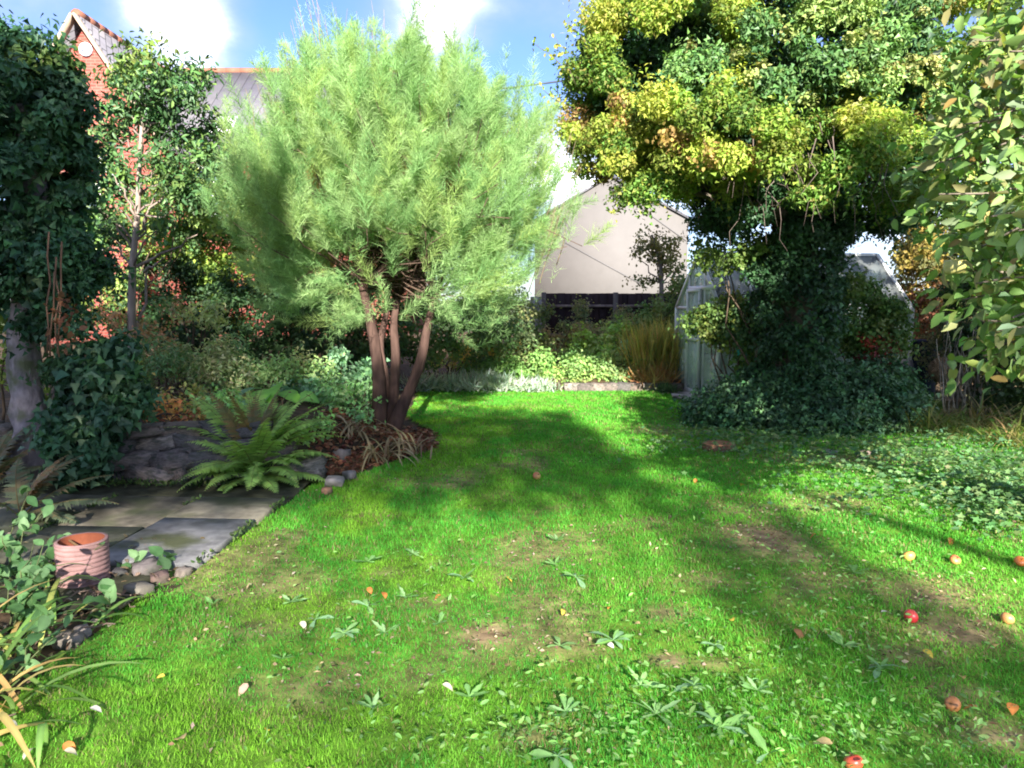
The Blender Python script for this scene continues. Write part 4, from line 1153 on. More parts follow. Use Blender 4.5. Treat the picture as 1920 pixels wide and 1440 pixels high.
for i in order:
    u, v_ = uv_of(lp[i])
    s = rng.uniform(.75, 1.25)
    if cnt < 290 and 1680 < u < 1935:
        link("leaf", av[int(rng.integers(12))], M_leaf, apt, Matrix.Translation(-Vector(at_base)) @ frame_m(lp[i], la[i], ln_[i], s)); cnt += 1
    else:
        leaves(rest, np.array([lp[i]]), np.array([la[i]]), np.array([ln_[i]]), .078 * s, .042 * s, palette(1, acol)[0], 'ovate')
# the rest of the crown, mostly beyond the frame
blob_leaves(rest, [(np.array([3.8, 3.7, 2.8]), np.array([1.3, 1.3, 1.0])), (np.array([3.4, 4.4, 2.4]), np.array([1.0, .8, .8])), (np.array([4.4, 4.6, 3.0]), np.array([1.2, 1.0, .9]))], 230, .085, .055, acol, None, 'ovate', clump=.09)
o = rest.build("foliage", M_leaf, apt); o['kind'] = 'stuff'
ap_ = P(1790, 500, 3.5)
tag(link("apple", stone_mesh("apple", .07, .07, .065, (.40, .36, .12), 301, n=4, rough=.02), M_skin), "pale yellow apple hanging on the apple branch", "apple"); bpy.data.objects["apple"].location = ap_

# ------------------------------------------------------------------ left: ivy covered tree, ivy bush, bay tree
DL = 6.2
lb = P(45, 860, DL); lb[2] = 0
ilt = thing("ivy_tree", "tree smothered in dark ivy at the left edge with pale bare trunk base", "tree", lb)
m_ = MB()
m_.tube(smooth_path([P(78, 905, DL), P(66, 830, DL), P(52, 750, DL), P(44, 660, DL), P(52, 560, DL), P(70, 400, DL), P(40, 200, DL)], 18), np.linspace(.15, .09, 18) * (1 + .3 * np.exp(-np.linspace(0, 8, 18))), 12, (.19, .165, .172), .34)
m_.build("trunk", M_bark_pale, ilt, True)
iv = MB()
dkl = [(.034, .09, .042), (.046, .115, .052), (.026, .07, .036), (.075, .15, .065)]
bl = [pblob(10, 200, DL, 95, 120), pblob(60, 330, DL, 85, 130), pblob(95, 205, DL, 55, 65), pblob(85, 470, DL, 70, 110), pblob(110, 420, DL, 45, 110), pblob(-60, 350, DL, 110, 240), pblob(105, 560, DL - .1, 38, 70), pblob(30, 115, DL, 40, 40), pblob(120, 155, DL, 22, 30), pblob(130, 260, DL, 26, 50), pblob(10, 520, DL, 50, 40)]
clumpy(iv, bl, 7, .14, 1150, .056, .048, dkl, [2, 2, 2, 1.2], 'ivy', cscale=.5, seed=31, up=.6)
blob_leaves(iv, bl, 420, .08, .07, dkl, None, 'ivy', clump=.06, lo=.5, hi=.95)
clumpy(iv, [pblob(20, 105, DL, 45, 40), pblob(60, 140, DL, 55, 35), pblob(110, 140, DL, 30, 25)], 6, .12, 600, .065, .045, [(.12, .19, .05), (.09, .16, .045), (.06, .12, .04)], None, 'ovate', seed=32)
iv.build("ivy", M_gloss, ilt)
bs = MB()
for k in range(4):
    u0_ = rng.uniform(88, 125)
    bs.tube(twig_path(P(u0_, 660 + rng.uniform(-20, 30), DL - .55), P(u0_ + rng.uniform(-10, 12), rng.uniform(420, 520), DL - .6), 6, .03), .007, 4, (.13, .075, .05))
bs.build("ivy_stems", M_bark, ilt)
dl_ = MB(); blob_leaves(dl_, [pblob(112, 590, DL - .65, 18, 35, .08), pblob(118, 620, DL - .65, 16, 25, .08)], 300, .05, .04, [(.16, .07, .04), (.11, .05, .03)], None, 'ovate', clump=.04)
dl_.build("dead_leaves", M_dry, ilt)
shrub("shrub", "yellow green leafy sprig at the far left edge beside the pale trunk", "shrub", [pblob(5, 610, 6.6, 30, 60), pblob(10, 700, 6.6, 30, 25), pblob(40, 735, 6.7, 30, 12)], P(-10, 860, 6.6) * [1, 1, 0], .06, .04, [(.13, .18, .04), (.09, .14, .035)], per=500, clump=.05, stems=3)

ibc = P(175, 880, 6.1); ibc[2] = 0.02
ivb = thing("ivy_bush", "rounded dark ivy bush between the pale trunk and the stone wall", "ivy bush", ibc)
iv = MB()
bl = [pblob(182, 730, 6.15, 75, 88), pblob(205, 690, 6.15, 52, 56), pblob(160, 805, 6.05, 60, 60), pblob(215, 790, 6.1, 42, 60), pblob(140, 870, 6.0, 50, 42), pblob(160, 690, 6.2, 50, 56)]
clumpy(iv, bl, 8, .11, 1000, .062, .056, dkl, None, 'ivy', seed=37)
blob_leaves(iv, bl, 500, .085, .08, dkl, None, 'ivy', clump=.05, lo=.5, hi=.95)
o = iv.build("foliage", M_gloss, ivb); o['kind'] = 'stuff'
ivl = [big_leaf("leaf", .078, .07, 5, rng.uniform(.05, .3), rng.uniform(0, .6), c, 'ivy', 600 + i) for i, c in enumerate([(.035, .085, .04), (.045, .10, .05), (.028, .07, .035), (.06, .12, .055), (.05, .11, .045), (.09, .14, .06)])]
for k in range(210):
    c, r = bl[int(rng.choice(6, p=[.34, .16, .16, .12, .08, .14]))]
    d = rand_dirs(1)[0]; d[1] = -abs(d[1])
    p = c + d * r * 1.04
    nrm = unit(d + np.array([0, -.3, .5]) + .35 * rng.standard_normal(3)); ax = unit(np.array([rng.uniform(-.7, .7), -.25, -1.0]))
    link("leaf", ivl[int(rng.integers(6))], M_gloss, ivb, Matrix.Translation(-Vector(ibc)) @ frame_m(p, ax, nrm, rng.uniform(.6, 1.15)))

# bay like tree
DB = 9.2
bb = P(243, 640, DB); bb[2] = .45
bay = thing("bay_tree", "slender evergreen tree with glossy leaves in front of the brick house", "tree", bb)
m_ = MB()
bt = smooth_path([bb, P(247, 560, DB), P(250, 480, DB), P(258, 400, DB), P(262, 300, DB), P(270, 180, DB)], 16)
m_.tube(bt, np.linspace(.055, .02, 16), 8, (.24, .19, .16), .12)
m_.tube(twig_path(bb + [.09, .05, 0], P(275, 500, DB + .1), 8, .03), np.linspace(.03, .012, 8), 6, (.22, .18, .15))
btips = [(215, 150), (240, 120), (300, 150), (360, 140), (350, 190), (390, 240), (330, 260), (210, 250), (190, 300), (300, 300), (230, 200), (280, 230), (200, 360), (180, 390), (390, 300), (330, 340), (230, 330), (300, 420), (200, 440), (360, 370), (420, 290), (260, 160), (300, 210)]
bl = []
for (u, v_) in btips:
    tip = P(u, v_, DB + rng.uniform(-.5, .5))
    st = bt[int(np.clip(np.searchsorted(bt[:, 2], tip[2] - .5), 4, 15))]
    m_.tube(twig_path(st, tip, 7, .07, -.05), np.linspace(.016, .004, 7), 5, (.18, .14, .12))
    bl.append((tip, np.array([.24, .24, .17]) * rng.uniform(.6, 1.15)))
for (a_, b_) in [((252, 470), (180, 380)), ((255, 500), (370, 440)), ((262, 420), (215, 330)), ((258, 440), (330, 330)), ((250, 520), (200, 520)), ((270, 510), (310, 480))]:
    m_.tube(twig_path(P(*a_, DB), P(*b_, DB - .2), 8, .06), np.linspace(.02, .006, 8), 6, (.22, .17, .14))
m_.build("trunk", M_bark, bay, True)
fb = MB(); blob_leaves(fb, bl, 620, .085, .034, [(.055, .12, .045), (.08, .16, .05), (.04, .09, .035), (.12, .20, .055)], None, 'ovate', clump=.06, lo=.2, hi=1.1)
blob_leaves(fb, [pblob(250, 120, DB - .2, 45, 40), pblob(290, 110, DB - .2, 30, 40)], 260, .08, .035, [(.14, .20, .045), (.11, .17, .04)], None, 'ovate', clump=.06, lo=.4)
fb.build("crown", M_gloss, bay)

# ------------------------------------------------------------------ hedge and shrubs behind the left bed
bgl = [
 ("shrub", "yellow green hedge shrub in sun behind the slender tree", [pblob(410, 470, 12.6, 80, 50), pblob(350, 480, 12.4, 60, 45), pblob(460, 520, 12.4, 60, 60), pblob(430, 560, 12.2, 70, 60)], [(.13, .18, .03), (.10, .15, .03), (.17, .20, .035)], 12.5, .07, .04, 420),
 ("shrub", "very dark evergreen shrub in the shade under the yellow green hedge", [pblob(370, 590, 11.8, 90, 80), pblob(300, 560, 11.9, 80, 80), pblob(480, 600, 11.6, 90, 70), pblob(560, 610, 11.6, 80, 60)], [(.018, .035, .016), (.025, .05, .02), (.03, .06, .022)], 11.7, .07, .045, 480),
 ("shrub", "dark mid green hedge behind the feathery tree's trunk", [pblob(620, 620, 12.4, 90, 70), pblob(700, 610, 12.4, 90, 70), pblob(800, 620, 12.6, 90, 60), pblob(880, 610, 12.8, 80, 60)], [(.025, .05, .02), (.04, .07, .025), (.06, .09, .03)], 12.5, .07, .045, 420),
 ("shrub", "olive green shrub left of the dark fence", [pblob(960, 620, 14.0, 60, 70), pblob(930, 570, 14.2, 60, 60), pblob(985, 640, 13.8, 40, 40)], [(.05, .075, .03), (.04, .06, .025), (.08, .09, .035)], 14.0, .06, .04, 420),
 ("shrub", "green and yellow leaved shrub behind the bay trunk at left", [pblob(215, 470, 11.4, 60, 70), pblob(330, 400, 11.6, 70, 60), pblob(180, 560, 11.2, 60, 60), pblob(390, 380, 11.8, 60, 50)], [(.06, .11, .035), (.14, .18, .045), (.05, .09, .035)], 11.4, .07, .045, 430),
 ("shrub", "tall leafy screen of dark foliage between house and feathery tree", [pblob(450, 380, 13.0, 70, 70), pblob(520, 440, 13.0, 80, 90), pblob(600, 520, 13, 80, 80)], [(.05, .10, .035), (.07, .12, .04)], 13.0, .08, .05, 460),
 ("shrub", "russet and green perennial under the slender tree", [pblob(225, 600, 9.3, 35, 30), pblob(300, 600, 9.4, 45, 35), pblob(290, 660, 9.0, 50, 40)], [(.17, .09, .05), (.10, .08, .04), (.05, .08, .03)], 9.2, .055, .03, 600),
 ("shrub", "pale leaved sprig standing out against the dark shrub", [pblob(360, 580, 10.2, 28, 16), pblob(400, 580, 10.2, 22, 14), pblob(380, 600, 10.2, 30, 16)], [(.17, .19, .09), (.20, .20, .10)], 10.2, .08, .04, 420),
 ("shrub", "feathery green brown perennial mass in the left bed", [pblob(300, 700, 8.6, 50, 45), pblob(370, 700, 8.6, 60, 45), pblob(420, 690, 8.7, 40, 45)], [(.07, .11, .04), (.10, .11, .05), (.05, .09, .04), (.13, .10, .06)], 8.6, .06, .018, 900),
 ("shrub", "red and orange low ground cover on top of the stone wall", [pblob(285, 780, 7.0, 45, 28), pblob(340, 790, 6.8, 40, 18), pblob(250, 790, 6.8, 20, 20)], [(.20, .06, .03), (.26, .12, .04), (.13, .05, .03), (.14, .12, .04)], 6.9, .05, .03, 900),
 ("shrub", "yellow green low perennial behind the red ground cover", [pblob(340, 750, 7.5, 50, 24), pblob(400, 770, 7.3, 40, 28), pblob(290, 745, 7.6, 40, 16)], [(.14, .15, .04), (.10, .13, .04), (.16, .12, .05)], 7.5, .05, .025, 800),
 ("shrub", "blue green leafy perennial beside the feathery tree", [pblob(650, 700, 9.2, 50, 35), pblob(600, 720, 9.0, 50, 30), pblob(670, 745, 8.9, 35, 30), pblob(560, 740, 8.7, 50, 28)], [(.06, .12, .07), (.08, .14, .08), (.05, .10, .05)], 9.0, .07, .045, 700),
 ("shrub", "pale green leafy perennial spilling over the wall beside the big fern", [pblob(400, 770, 6.9, 40, 26), pblob(600, 800, 7.0, 40, 26), pblob(440, 760, 7.2, 40, 22)], [(.10, .18, .06), (.13, .21, .07), (.08, .14, .05)], 7.0, .05, .03, 800),
 ("shrub", "soft green low perennial filling the bed below the seed spikes", [pblob(480, 700, 8.9, 60, 22), pblob(560, 705, 8.9, 60, 22), pblob(420, 715, 8.5, 50, 26)], [(.09, .15, .06), (.12, .18, .07), (.14, .14, .07)], 8.8, .05, .025, 800),
 ("shrub", "light green perennial against the left side of the feathery tree trunk", [pblob(660, 760, 8.2, 36, 30), pblob(690, 730, 8.7, 24, 26), pblob(640, 730, 8.6, 34, 24)], [(.10, .19, .08), (.13, .22, .09), (.09, .15, .06)], 8.3, .06, .035, 800),
 ("shrub", "glossy green perennial between rhubarb and tree base", [pblob(620, 770, 8.4, 50, 30), pblob(560, 780, 8.0, 45, 30), pblob(650, 790, 8.2, 30, 22)], [(.05, .11, .04), (.07, .14, .06), (.10, .12, .05)], 8.2, .07, .035, 700),
]
BGB = 2.1
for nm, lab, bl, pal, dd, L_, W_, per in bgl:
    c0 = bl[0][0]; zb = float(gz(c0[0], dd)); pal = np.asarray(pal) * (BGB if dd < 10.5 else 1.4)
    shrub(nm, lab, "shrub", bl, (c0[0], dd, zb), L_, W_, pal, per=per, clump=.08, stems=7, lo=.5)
# dead flower spikes
gi = 0
for (u, v0_, v1_) in [(497, 665, 715), (510, 658, 715), (520, 660, 712), (560, 690, 730), (575, 670, 735), (598, 665, 735), (606, 690, 735), (640, 672, 730), (650, 700, 745), (430, 650, 700), (440, 648, 700), (450, 655, 700), (620, 690, 740), (540, 680, 725)]:
    c = P(u, v1_ + 30, 9.4); c[2] = .43
    t = thing("flower_spike", "dry brown seed spike standing in the left bed", "dead flower", c, "dry brown seed spikes behind the rhubarb")
    tip = P(u + rng.uniform(-4, 4), v0_, 9.4)
    MB().tube(twig_path(c, tip, 5, .02), np.linspace(.006, .004, 5), 4, (.20, .14, .09)).build("stalk", M_bark, t)
    m = 46; tt = rng.uniform(.5, 1, m); mb = MB()
    leaves(mb, c + (tip - c) * tt[:, None], unit(rand_dirs(m) + [0, 0, .5]), rand_dirs(m), .03, .02, palette(m, [(.24, .16, .10), (.30, .2, .12), (.18, .11, .08)]), 'diamond')
    mb.build("seed_head", M_dry, t)

# rhubarb
rc = P(500, 770, 8.1); rc[2] = .45
rh = thing("rhubarb", "rhubarb with large glowing green leaves behind the big fern", "plant", rc)
rl = [big_leaf("leaf", .42, .40, 8, .18, .9, c, 'ovate', 700 + i, .12) for i, c in enumerate([(.17, .38, .09), (.22, .46, .07), (.20, .36, .20)])]
for (u, v_, dd, yaw, s, k) in [(455, 728, 8.0, 2.2, 1.0, 2), (500, 728, 7.8, 3.3, 1.15, 1), (545, 735, 8.0, 4.2, 1.0, 1), (430, 755, 7.7, 2.0, .9, 2), (480, 750, 7.6, 3.0, .9, 0), (590, 740, 8.1, 4.6, .8, 0), (520, 760, 7.5, 3.6, .8, 0), (560, 765, 7.7, 4.3, .75, 2)]:
    p = P(u, v_, dd)
    ax = np.array([-math.sin(yaw), math.cos(yaw), .12]); 
    link("leaf", rl[k], M_leaf, rh, Matrix.Translation(-Vector(rc)) @ frame_m(p - ax * .2, ax, (rng.uniform(-.6, .6), rng.uniform(-.6, .1), 1), s * .78))
    MB().tube([rc, (rc + p) / 2 + [0, 0, .06], p - ax * .2], [.014, .011, .009], 6, (.22, .09, .07)).build("stalk", M_plain, rh)

# ------------------------------------------------------------------ ferns
def frond_mesh(name, Lf, a0, a1, npin, plen, cols, seed, rcol=(.16, .12, .05)):
    r_ = np.random.default_rng(seed)
    n = 24; s = np.linspace(0, 1, n); ang = a0 + (a1 - a0) * s ** 1.1
    dy = np.cos(ang) * Lf / (n - 1); dz = np.sin(ang) * Lf / (n - 1)
    y = np.concatenate([[0], np.cumsum(dy[:-1])]); z = np.concatenate([[0], np.cumsum(dz[:-1])])
    path = np.stack([r_.normal() * .02 * s ** 2, y, z], -1)
    mb = MB(); mb.tube(path, np.linspace(.006, .0015, n), 4, rcol)
    t = np.linspace(.14, .985, npin)
    pos = np.stack([np.interp(t, s, path[:, i]) for i in range(3)], -1)
    tan = np.stack([np.zeros(npin), np.interp(t, s, np.cos(ang)), np.interp(t, s, np.sin(ang))], -1)
    nrm = np.stack([np.zeros(npin), -tan[:, 2], tan[:, 1]], -1)
    prof = np.where(t < .35, .55 + .45 * (t / .35), 1 - ((t - .35) / .65) ** 1.4) * plen + .012
    for sd in (-1, 1):
        ax = unit(np.array([sd, 0, 0]) + tan * .38 - nrm * .18 + .08 * r_.standard_normal((npin, 3)))
        leaves(mb, pos, ax, unit(nrm + .12 * r_.standard_normal((npin, 3))), prof, np.minimum(prof * .40, Lf * .85 / npin * 1.35), np.clip(cols[r_.integers(len(cols), size=npin)] * (1 + .1 * r_.standard_normal((npin, 1))), .01, .9), 'pinna')
    return mb.data(name)
def fern(label, c, fr, vars_, group=None):
    t = thing("fern", label, "fern", c, group)
    for (yaw, pit, s, k) in fr:
        M = Matrix.Rotation(yaw, 4, 'Z') @ Matrix.Rotation(pit, 4, 'X') @ Matrix.Rotation(rng.uniform(-.25, .25), 4, 'Y') @ Matrix.Scale(s, 4)
        link("frond", vars_[k], M_leaf, t, M)
    return t
fg = np.array([[.26, .42, .10], [.31, .46, .11], [.22, .36, .09]])
fbr = np.array([[.17, .14, .05], [.13, .13, .05], [.2, .13, .05]])
FV = [frond_mesh("frond", .9, 1.25, .25, 30, .14, fg, 1), frond_mesh("frond", .9, 1.05, -.35, 30, .15, fg, 2), frond_mesh("frond", .85, .8, -.6, 30, .15, fg, 3), frond_mesh("frond", .9, 1.45, .7, 30, .12, fbr, 4), frond_mesh("frond", .8, .5, -.5, 28, .15, fg * 1.15, 5)]
fc = G(480, 905); fc[1] += .0; fc[2] = .04
fr = []
for k in range(40): fr.append((rng.uniform(-1.7, 1.7) , rng.uniform(-.1, .25), rng.uniform(.8, 1.1), [0, 0, 1, 0, 1, 3, 0, 1][k % 8]))
for k in range(48): fr.append((math.pi + rng.uniform(-2.0, 2.0), rng.uniform(-.25, .2), rng.uniform(.55, .9), [1, 2, 4, 2, 1][k % 5]))
for k in range(8): fr.append((rng.uniform(0, 6.3), rng.uniform(0, .2), rng.uniform(.75, 1.05), [0, 1, 3, 0][k % 4]))
fern("big arching green fern growing out of the stone wall foot", fc, fr, FV)
fl = np.array([[.10, .13, .07], [.13, .15, .08], [.16, .13, .07]])
FL = [frond_mesh("frond", .62, .55, -.35, 26, .12, fl, 11), frond_mesh("frond", .62, .9, -.1, 26, .12, fl, 12), frond_mesh("frond", .6, .35, -.5, 26, .11, np.array([[.14, .17, .10], [.12, .16, .09]]), 13), frond_mesh("frond", .6, .8, -.2, 26, .1, np.array([[.20, .12, .06], [.17, .14, .07]]), 14)]
c = G(40, 985); c[2] = .05
fern("fern with long pale fronds spreading over the paving at the left edge", c, [(-1.35, .15, 1.1, 2), (-1.1, .25, 1.05, 0), (-.75, .3, .95, 1), (-1.75, 0, .9, 2), (-.3, .2, .9, 1), (-1.5, .45, 1.0, 3), (.4, .3, .9, 1), (-2.1, 0, .8, 0), (2.5, .1, .8, 1), (-.95, .6, .9, 3)], FL)
c = G(-20, 930); c[2] = .05
fern("browning fern at the left edge below the pale trunk", c, [(-1.2, .3, 1.1, 3), (-.9, .5, 1.1, 1), (-.5, .5, 1.0, 3), (-1.5, .2, .9, 0), (0, .4, 1, 1), (.6, .5, 1.0, 3), (-1.9, .2, .9, 1)], FL)

# ------------------------------------------------------------------ dry strap leaves and leaf litter round the tree foot
for i, (u, v_, n_, lab) in enumerate([(665, 825, 26, "dry brown strap leaved clump left of the feathery tree's foot"), (720, 840, 30, "dry strap leaved clump in front of the feathery tree's foot"), (775, 830, 24, "strap leaved clump right of the feathery tree's foot"), (690, 790, 16, "strap leaved clump behind the rocks against the tree trunk")]):
    c = G(u, v_, .14); c[2] = float(gz(c[0], c[1])) + .02
    strap_clump("strap_leaved_plant", lab, "plant", c, n_, (.32, .6), .030, [(.24, .18, .10), (.20, .13, .08), (.16, .16, .07), (.28, .22, .13)], None, .09, (.1, .75), M_dry, "strap leaved clumps round the feathery tree", (1.6, 2.6))
lt = MB(); n = 2600
px_ = rng.uniform(-1.95, -.75, n); py_ = rng.uniform(6.45, 8.9, n); ok = (px_ < bed_edge(py_) + .08); px_, py_ = px_[ok], py_[ok]; n = len(px_)
leaves(lt, np.stack([px_, py_, gz(px_, py_) + .01 + .02 * rng.random(n)], -1), rand_dirs(n) * [1, 1, .3], unit(np.array([0, 0, 1]) + .5 * rng.standard_normal((n, 3))), .055, .035, palette(n, [(.20, .07, .04), (.26, .11, .06), (.14, .06, .04), (.28, .16, .09)]), 'ovate')
o = lt.build("leaf_litter", M_dry); o['kind'] = 'stuff'; tag(o, "reddish brown fallen leaf litter under the feathery tree", "leaf litter")

# ------------------------------------------------------------------ far bed planting
def spiky(name, label, cat, c, n, h, spread, cols, wts=None, w=.012, mat=None, group=None, lean=.5, tpl='blade'):
    t = thing(name, label, cat, c, group); mb = MB()
    p = np.array(c) + np.concatenate([rng.standard_normal((n, 2)) * spread, np.zeros((n, 1))], 1)
    d = unit(np.concatenate([rng.standard_normal((n, 2)) * lean, np.ones((n, 1))], 1))
    off = rng.random((n, 1)) * h * .55
    leaves(mb, p + d * off, unit(d + .4 * rng.standard_normal((n, 3)) * lean), rand_dirs(n), h * rng.uniform(.35, .75, n), w, palette(n, cols, wts), tpl)
    mb.build("foliage", mat or M_leaf, t); return t
sil = [(.34, .42, .33), (.40, .47, .38), (.28, .36, .27)]
for i, (u, lab) in enumerate([(800, "leftmost silver grey lavender mound beside the feathery tree"), (850, "second silver lavender mound from the left on the far lawn edge"), (895, "full silver lavender mound in the middle of the lavender row"), (940, "silver lavender mound right of the fullest one"), (985, "small silver lavender mound near the edging"), (1010, "lowest silver lavender mound at the right end of the row")]):
    c = G(u, 733); c[2] = 0
    spiky("lavender", lab, "lavender", c, 420, .38 if i < 4 else .26, .15, sil, None, .02, group="silver lavender mounds at the far lawn edge", lean=.8)
gcols = [(.08, .14, .04), (.11, .17, .05), (.06, .11, .03)]
far = [
 ("low sunny green perennial behind the lavender row", [pblob(930, 690, 13.6, 60, 18), pblob(1010, 690, 13.6, 70, 22), pblob(1080, 690, 13.5, 60, 22), pblob(1040, 715, 13.1, 40, 14)], gcols, .07, .04, 800),
 ("green perennial spreading over the edging stones", [pblob(1110, 700, 13.3, 55, 20), pblob(1170, 690, 13.4, 45, 26), pblob(1070, 720, 13.0, 30, 12)], [(.09, .14, .05), (.13, .15, .05), (.06, .10, .03)], .07, .04, 700),
 ("blue green broad leaved plant before the tall yellow grasses", [pblob(1185, 675, 13.6, 30, 30), pblob(1215, 690, 13.5, 25, 24)], [(.06, .12, .07), (.09, .15, .08)], .09, .06, 500),
 ("yellow flowering perennial behind the lavender at left", [pblob(845, 670, 13.6, 32, 26), pblob(880, 665, 13.8, 26, 22), pblob(905, 660, 13.8, 24, 24)], [(.26, .20, .03), (.15, .17, .04), (.30, .20, .06), (.1, .14, .04)], .05, .03, 800),
 ("orange yellow flowering perennial in the middle of the far bed", [pblob(975, 665, 14.2, 34, 18), pblob(950, 678, 14.0, 30, 14), pblob(975, 645, 14.3, 14, 16)], [(.32, .22, .05), (.24, .18, .05), (.14, .15, .05)], .05, .03, 800),
 ("brown seeded tall perennial below the dark fence", [pblob(1040, 640, 15.2, 30, 28), pblob(1075, 636, 15.2, 35, 30), pblob(1110, 636, 15.3, 30, 24)], [(.13, .10, .05), (.08, .09, .04), (.05, .07, .03)], .06, .03, 520),
 ("lime green climber in front of the fence", [pblob(1120, 646, 14.8, 40, 24), pblob(1165, 634, 15.0, 40, 24), pblob(1140, 658, 14.6, 50, 20)], [(.13, .19, .04), (.10, .16, .035), (.17, .20, .07)], .08, .055, 480),
 ("dark green bush at the right end of the fence", [pblob(1240, 610, 15.0, 40, 50), pblob(1210, 630, 14.9, 40, 30), pblob(1270, 570, 15.2, 30, 50), pblob(1260, 640, 14.4, 30, 22)], [(.035, .065, .025), (.05, .085, .03), (.07, .09, .03)], .07, .045, 480),
 ("tangled brown and green growth over the fence", [pblob(1085, 590, 16.2, 12, 20), pblob(1165, 582, 16.2, 12, 22), pblob(1130, 618, 16.0, 60, 14), pblob(1200, 612, 16.0, 40, 14)], [(.08, .09, .035), (.11, .10, .05), (.05, .07, .03)], .06, .04, 420),
]
for lab, bl, pal, L_, W_, per in far:
    c0 = bl[0][0]; pal = np.asarray(pal) * 1.8
    shrub("shrub", lab, "shrub", bl, (c0[0], c0[1], .16), L_, W_, pal, per=per, clump=.07, stems=5, lo=.4)
for i, (u, lab) in enumerate([(1205, "tall yellow grassy plumes left of the greenhouse door"), (1235, "tallest yellow grassy plumes beside the greenhouse"), (1258, "yellow grassy plumes touching the greenhouse corner")]):
    c = P(u, 720, 13.3); c[2] = .12
    spiky("yellow_grass", lab, "ornamental grass", c, 420, 1.0, .10, [(.46, .38, .10), (.38, .34, .10), (.26, .30, .09), (.44, .30, .12)], None, .018, group="yellow plumed grasses by the greenhouse", lean=.22)
c = P(1228, 735, 12.9); c[2] = .05
spiky("rusty_plant", "low rusty orange plant at the foot of the yellow grasses", "plant", c, 380, .45, .14, [(.42, .20, .08), (.36, .26, .11), (.26, .18, .08)], None, .02, lean=.7)
c = G(1252, 738); spiky("small_shrub", "small blue green plant at the lawn corner by the greenhouse", "plant", c, 160, .22, .06, [(.07, .13, .06), (.10, .15, .07)], None, .03, lean=.9)
# young tree in front of the white wall
DY = 15.8
yb = P(1240, 640, DY); yb[2] = .15
yt = thing("young_tree", "thin leaved young tree with yellow foliage before the white wall", "tree", yb)
m_ = MB(); m_.tube(smooth_path([yb, P(1240, 560, DY), P(1238, 500, DY), P(1222, 440, DY)], 10), np.linspace(.07, .02, 10), 7, (.20, .16, .14))
for (u, v_) in [(1190, 470), (1260, 450), (1280, 500), (1215, 430), (1200, 520), (1265, 530), (1245, 460)]:
    m_.tube(twig_path(P(1238, 530, DY), P(u, v_, DY + rng.uniform(-.3, .3)), 7, .06), np.linspace(.02, .004, 7), 5, (.22, .17, .14))
m_.build("trunk", M_bark, yt, True)
fb = MB(); blob_leaves(fb, [pblob(1220, 455, DY, 36, 26), pblob(1195, 475, DY, 16, 14), pblob(1260, 455, DY, 26, 10), pblob(1255, 500, DY, 30, 18), pblob(1205, 525, DY, 22, 14), pblob(1270, 540, DY, 26, 14), pblob(1245, 480, DY, 30, 25)], 330, .065, .045, [(.20, .19, .06), (.26, .22, .07), (.13, .14, .05)], None, 'ovate', clump=.06, lo=.1)
fb.build("crown", M_leaf, yt)

# ------------------------------------------------------------------ lawn: grass, weeds, fruit, leaves
def grass_layer(y0, y1, dens, h, w, seed):
    r_ = np.random.default_rng(seed)
    xa, xb = -2.7, min(.74 * y1 + .5, 6.2)
    n = int((y1 - y0) * (xb - xa) * dens)
    x = r_.uniform(xa, xb, n); y = r_.uniform(y0, y1, n)
    ok = (x > lawn_left(y)) & (np.abs(x) < .74 * y + .5)
    # beds on the right where shrubs stand
    ok &= ~((y > 8.9) & (x > 2.35 + .3 * vnoise(x, y, .3, 6)) & (y < 12.9))
    b = bare_amt(x, y)
    ok &= r_.random(n) > b * .86
    ok &= r_.random(n) > .25 * (fbm(x, y, .25, 33) > .6)
    x, y, b = x[ok], y[ok], b[ok]; n = len(x)
    lush = fbm(x, y, .9, 12); fine = fbm(x, y, .22, 16)
    hh_ = h * (.55 + .7 * fine + .35 * lush) * r_.uniform(.5, 1.25, n) * (1 - .45 * b)
    c1 = np.array([.058, .295, .036]); c2 = np.array([.135, .43, .045]); c3 = np.array([.26, .43, .032])
    moss = sstep(.42, .62, fbm(x, y, .5, 41))[:, None] * (.25 + .75 * sstep(.8, -1.0, x)[:, None])
    tt = np.clip(r_.random((n, 1)) * .5 + 1.3 * (fbm(x, y, .45, 52)[:, None] - .3), 0, 1)
    col = c1 * (1 - tt) + c2 * tt
    col = col * (1 - .6 * moss) + c3 * .6 * moss
    dry = (r_.random((n, 1)) < .04 + .16 * b[:, None] + .22 * sstep(.5, .68, fbm(x, y, .3, 61))[:, None])
    col = np.where(dry, np.array([.26, .22, .10]), col) * (1 + .14 * r_.standard_normal((n, 1)))
    az = r_.uniform(0, 2 * np.pi, n); ln = np.abs(r_.standard_normal(n)) * .55 + .12
    d = unit(np.stack([np.cos(az) * ln, np.sin(az) * ln, np.ones(n)], -1))
    sd = np.stack([-np.sin(az), np.cos(az), np.zeros(n)], -1)
    hz = np.stack([np.cos(az), np.sin(az), np.zeros(n)], -1)
    p = np.stack([x, y, np.full(n, -.006)], -1)
    ww = (w * r_.uniform(.7, 1.3, n))[:, None]; H = hh_[:, None]
    m1 = p + d * H * .55; tipp = p + d * H * .85 + hz * H * .32 + np.array([0, 0, .05]) * H
    V = np.stack([p - sd * ww / 2, p + sd * ww / 2, m1 + sd * ww * .4, m1 - sd * ww * .4, tipp], 1).reshape(-1, 3)
    T = np.array([[0, 1, 2], [0, 2, 3], [3, 2, 4]])
    TT = (T[None] + (np.arange(n) * 5)[:, None, None]).reshape(-1, 3)
    return V, TT, np.repeat(np.clip(col, .005, .8), 5, axis=0)
gm = MB()
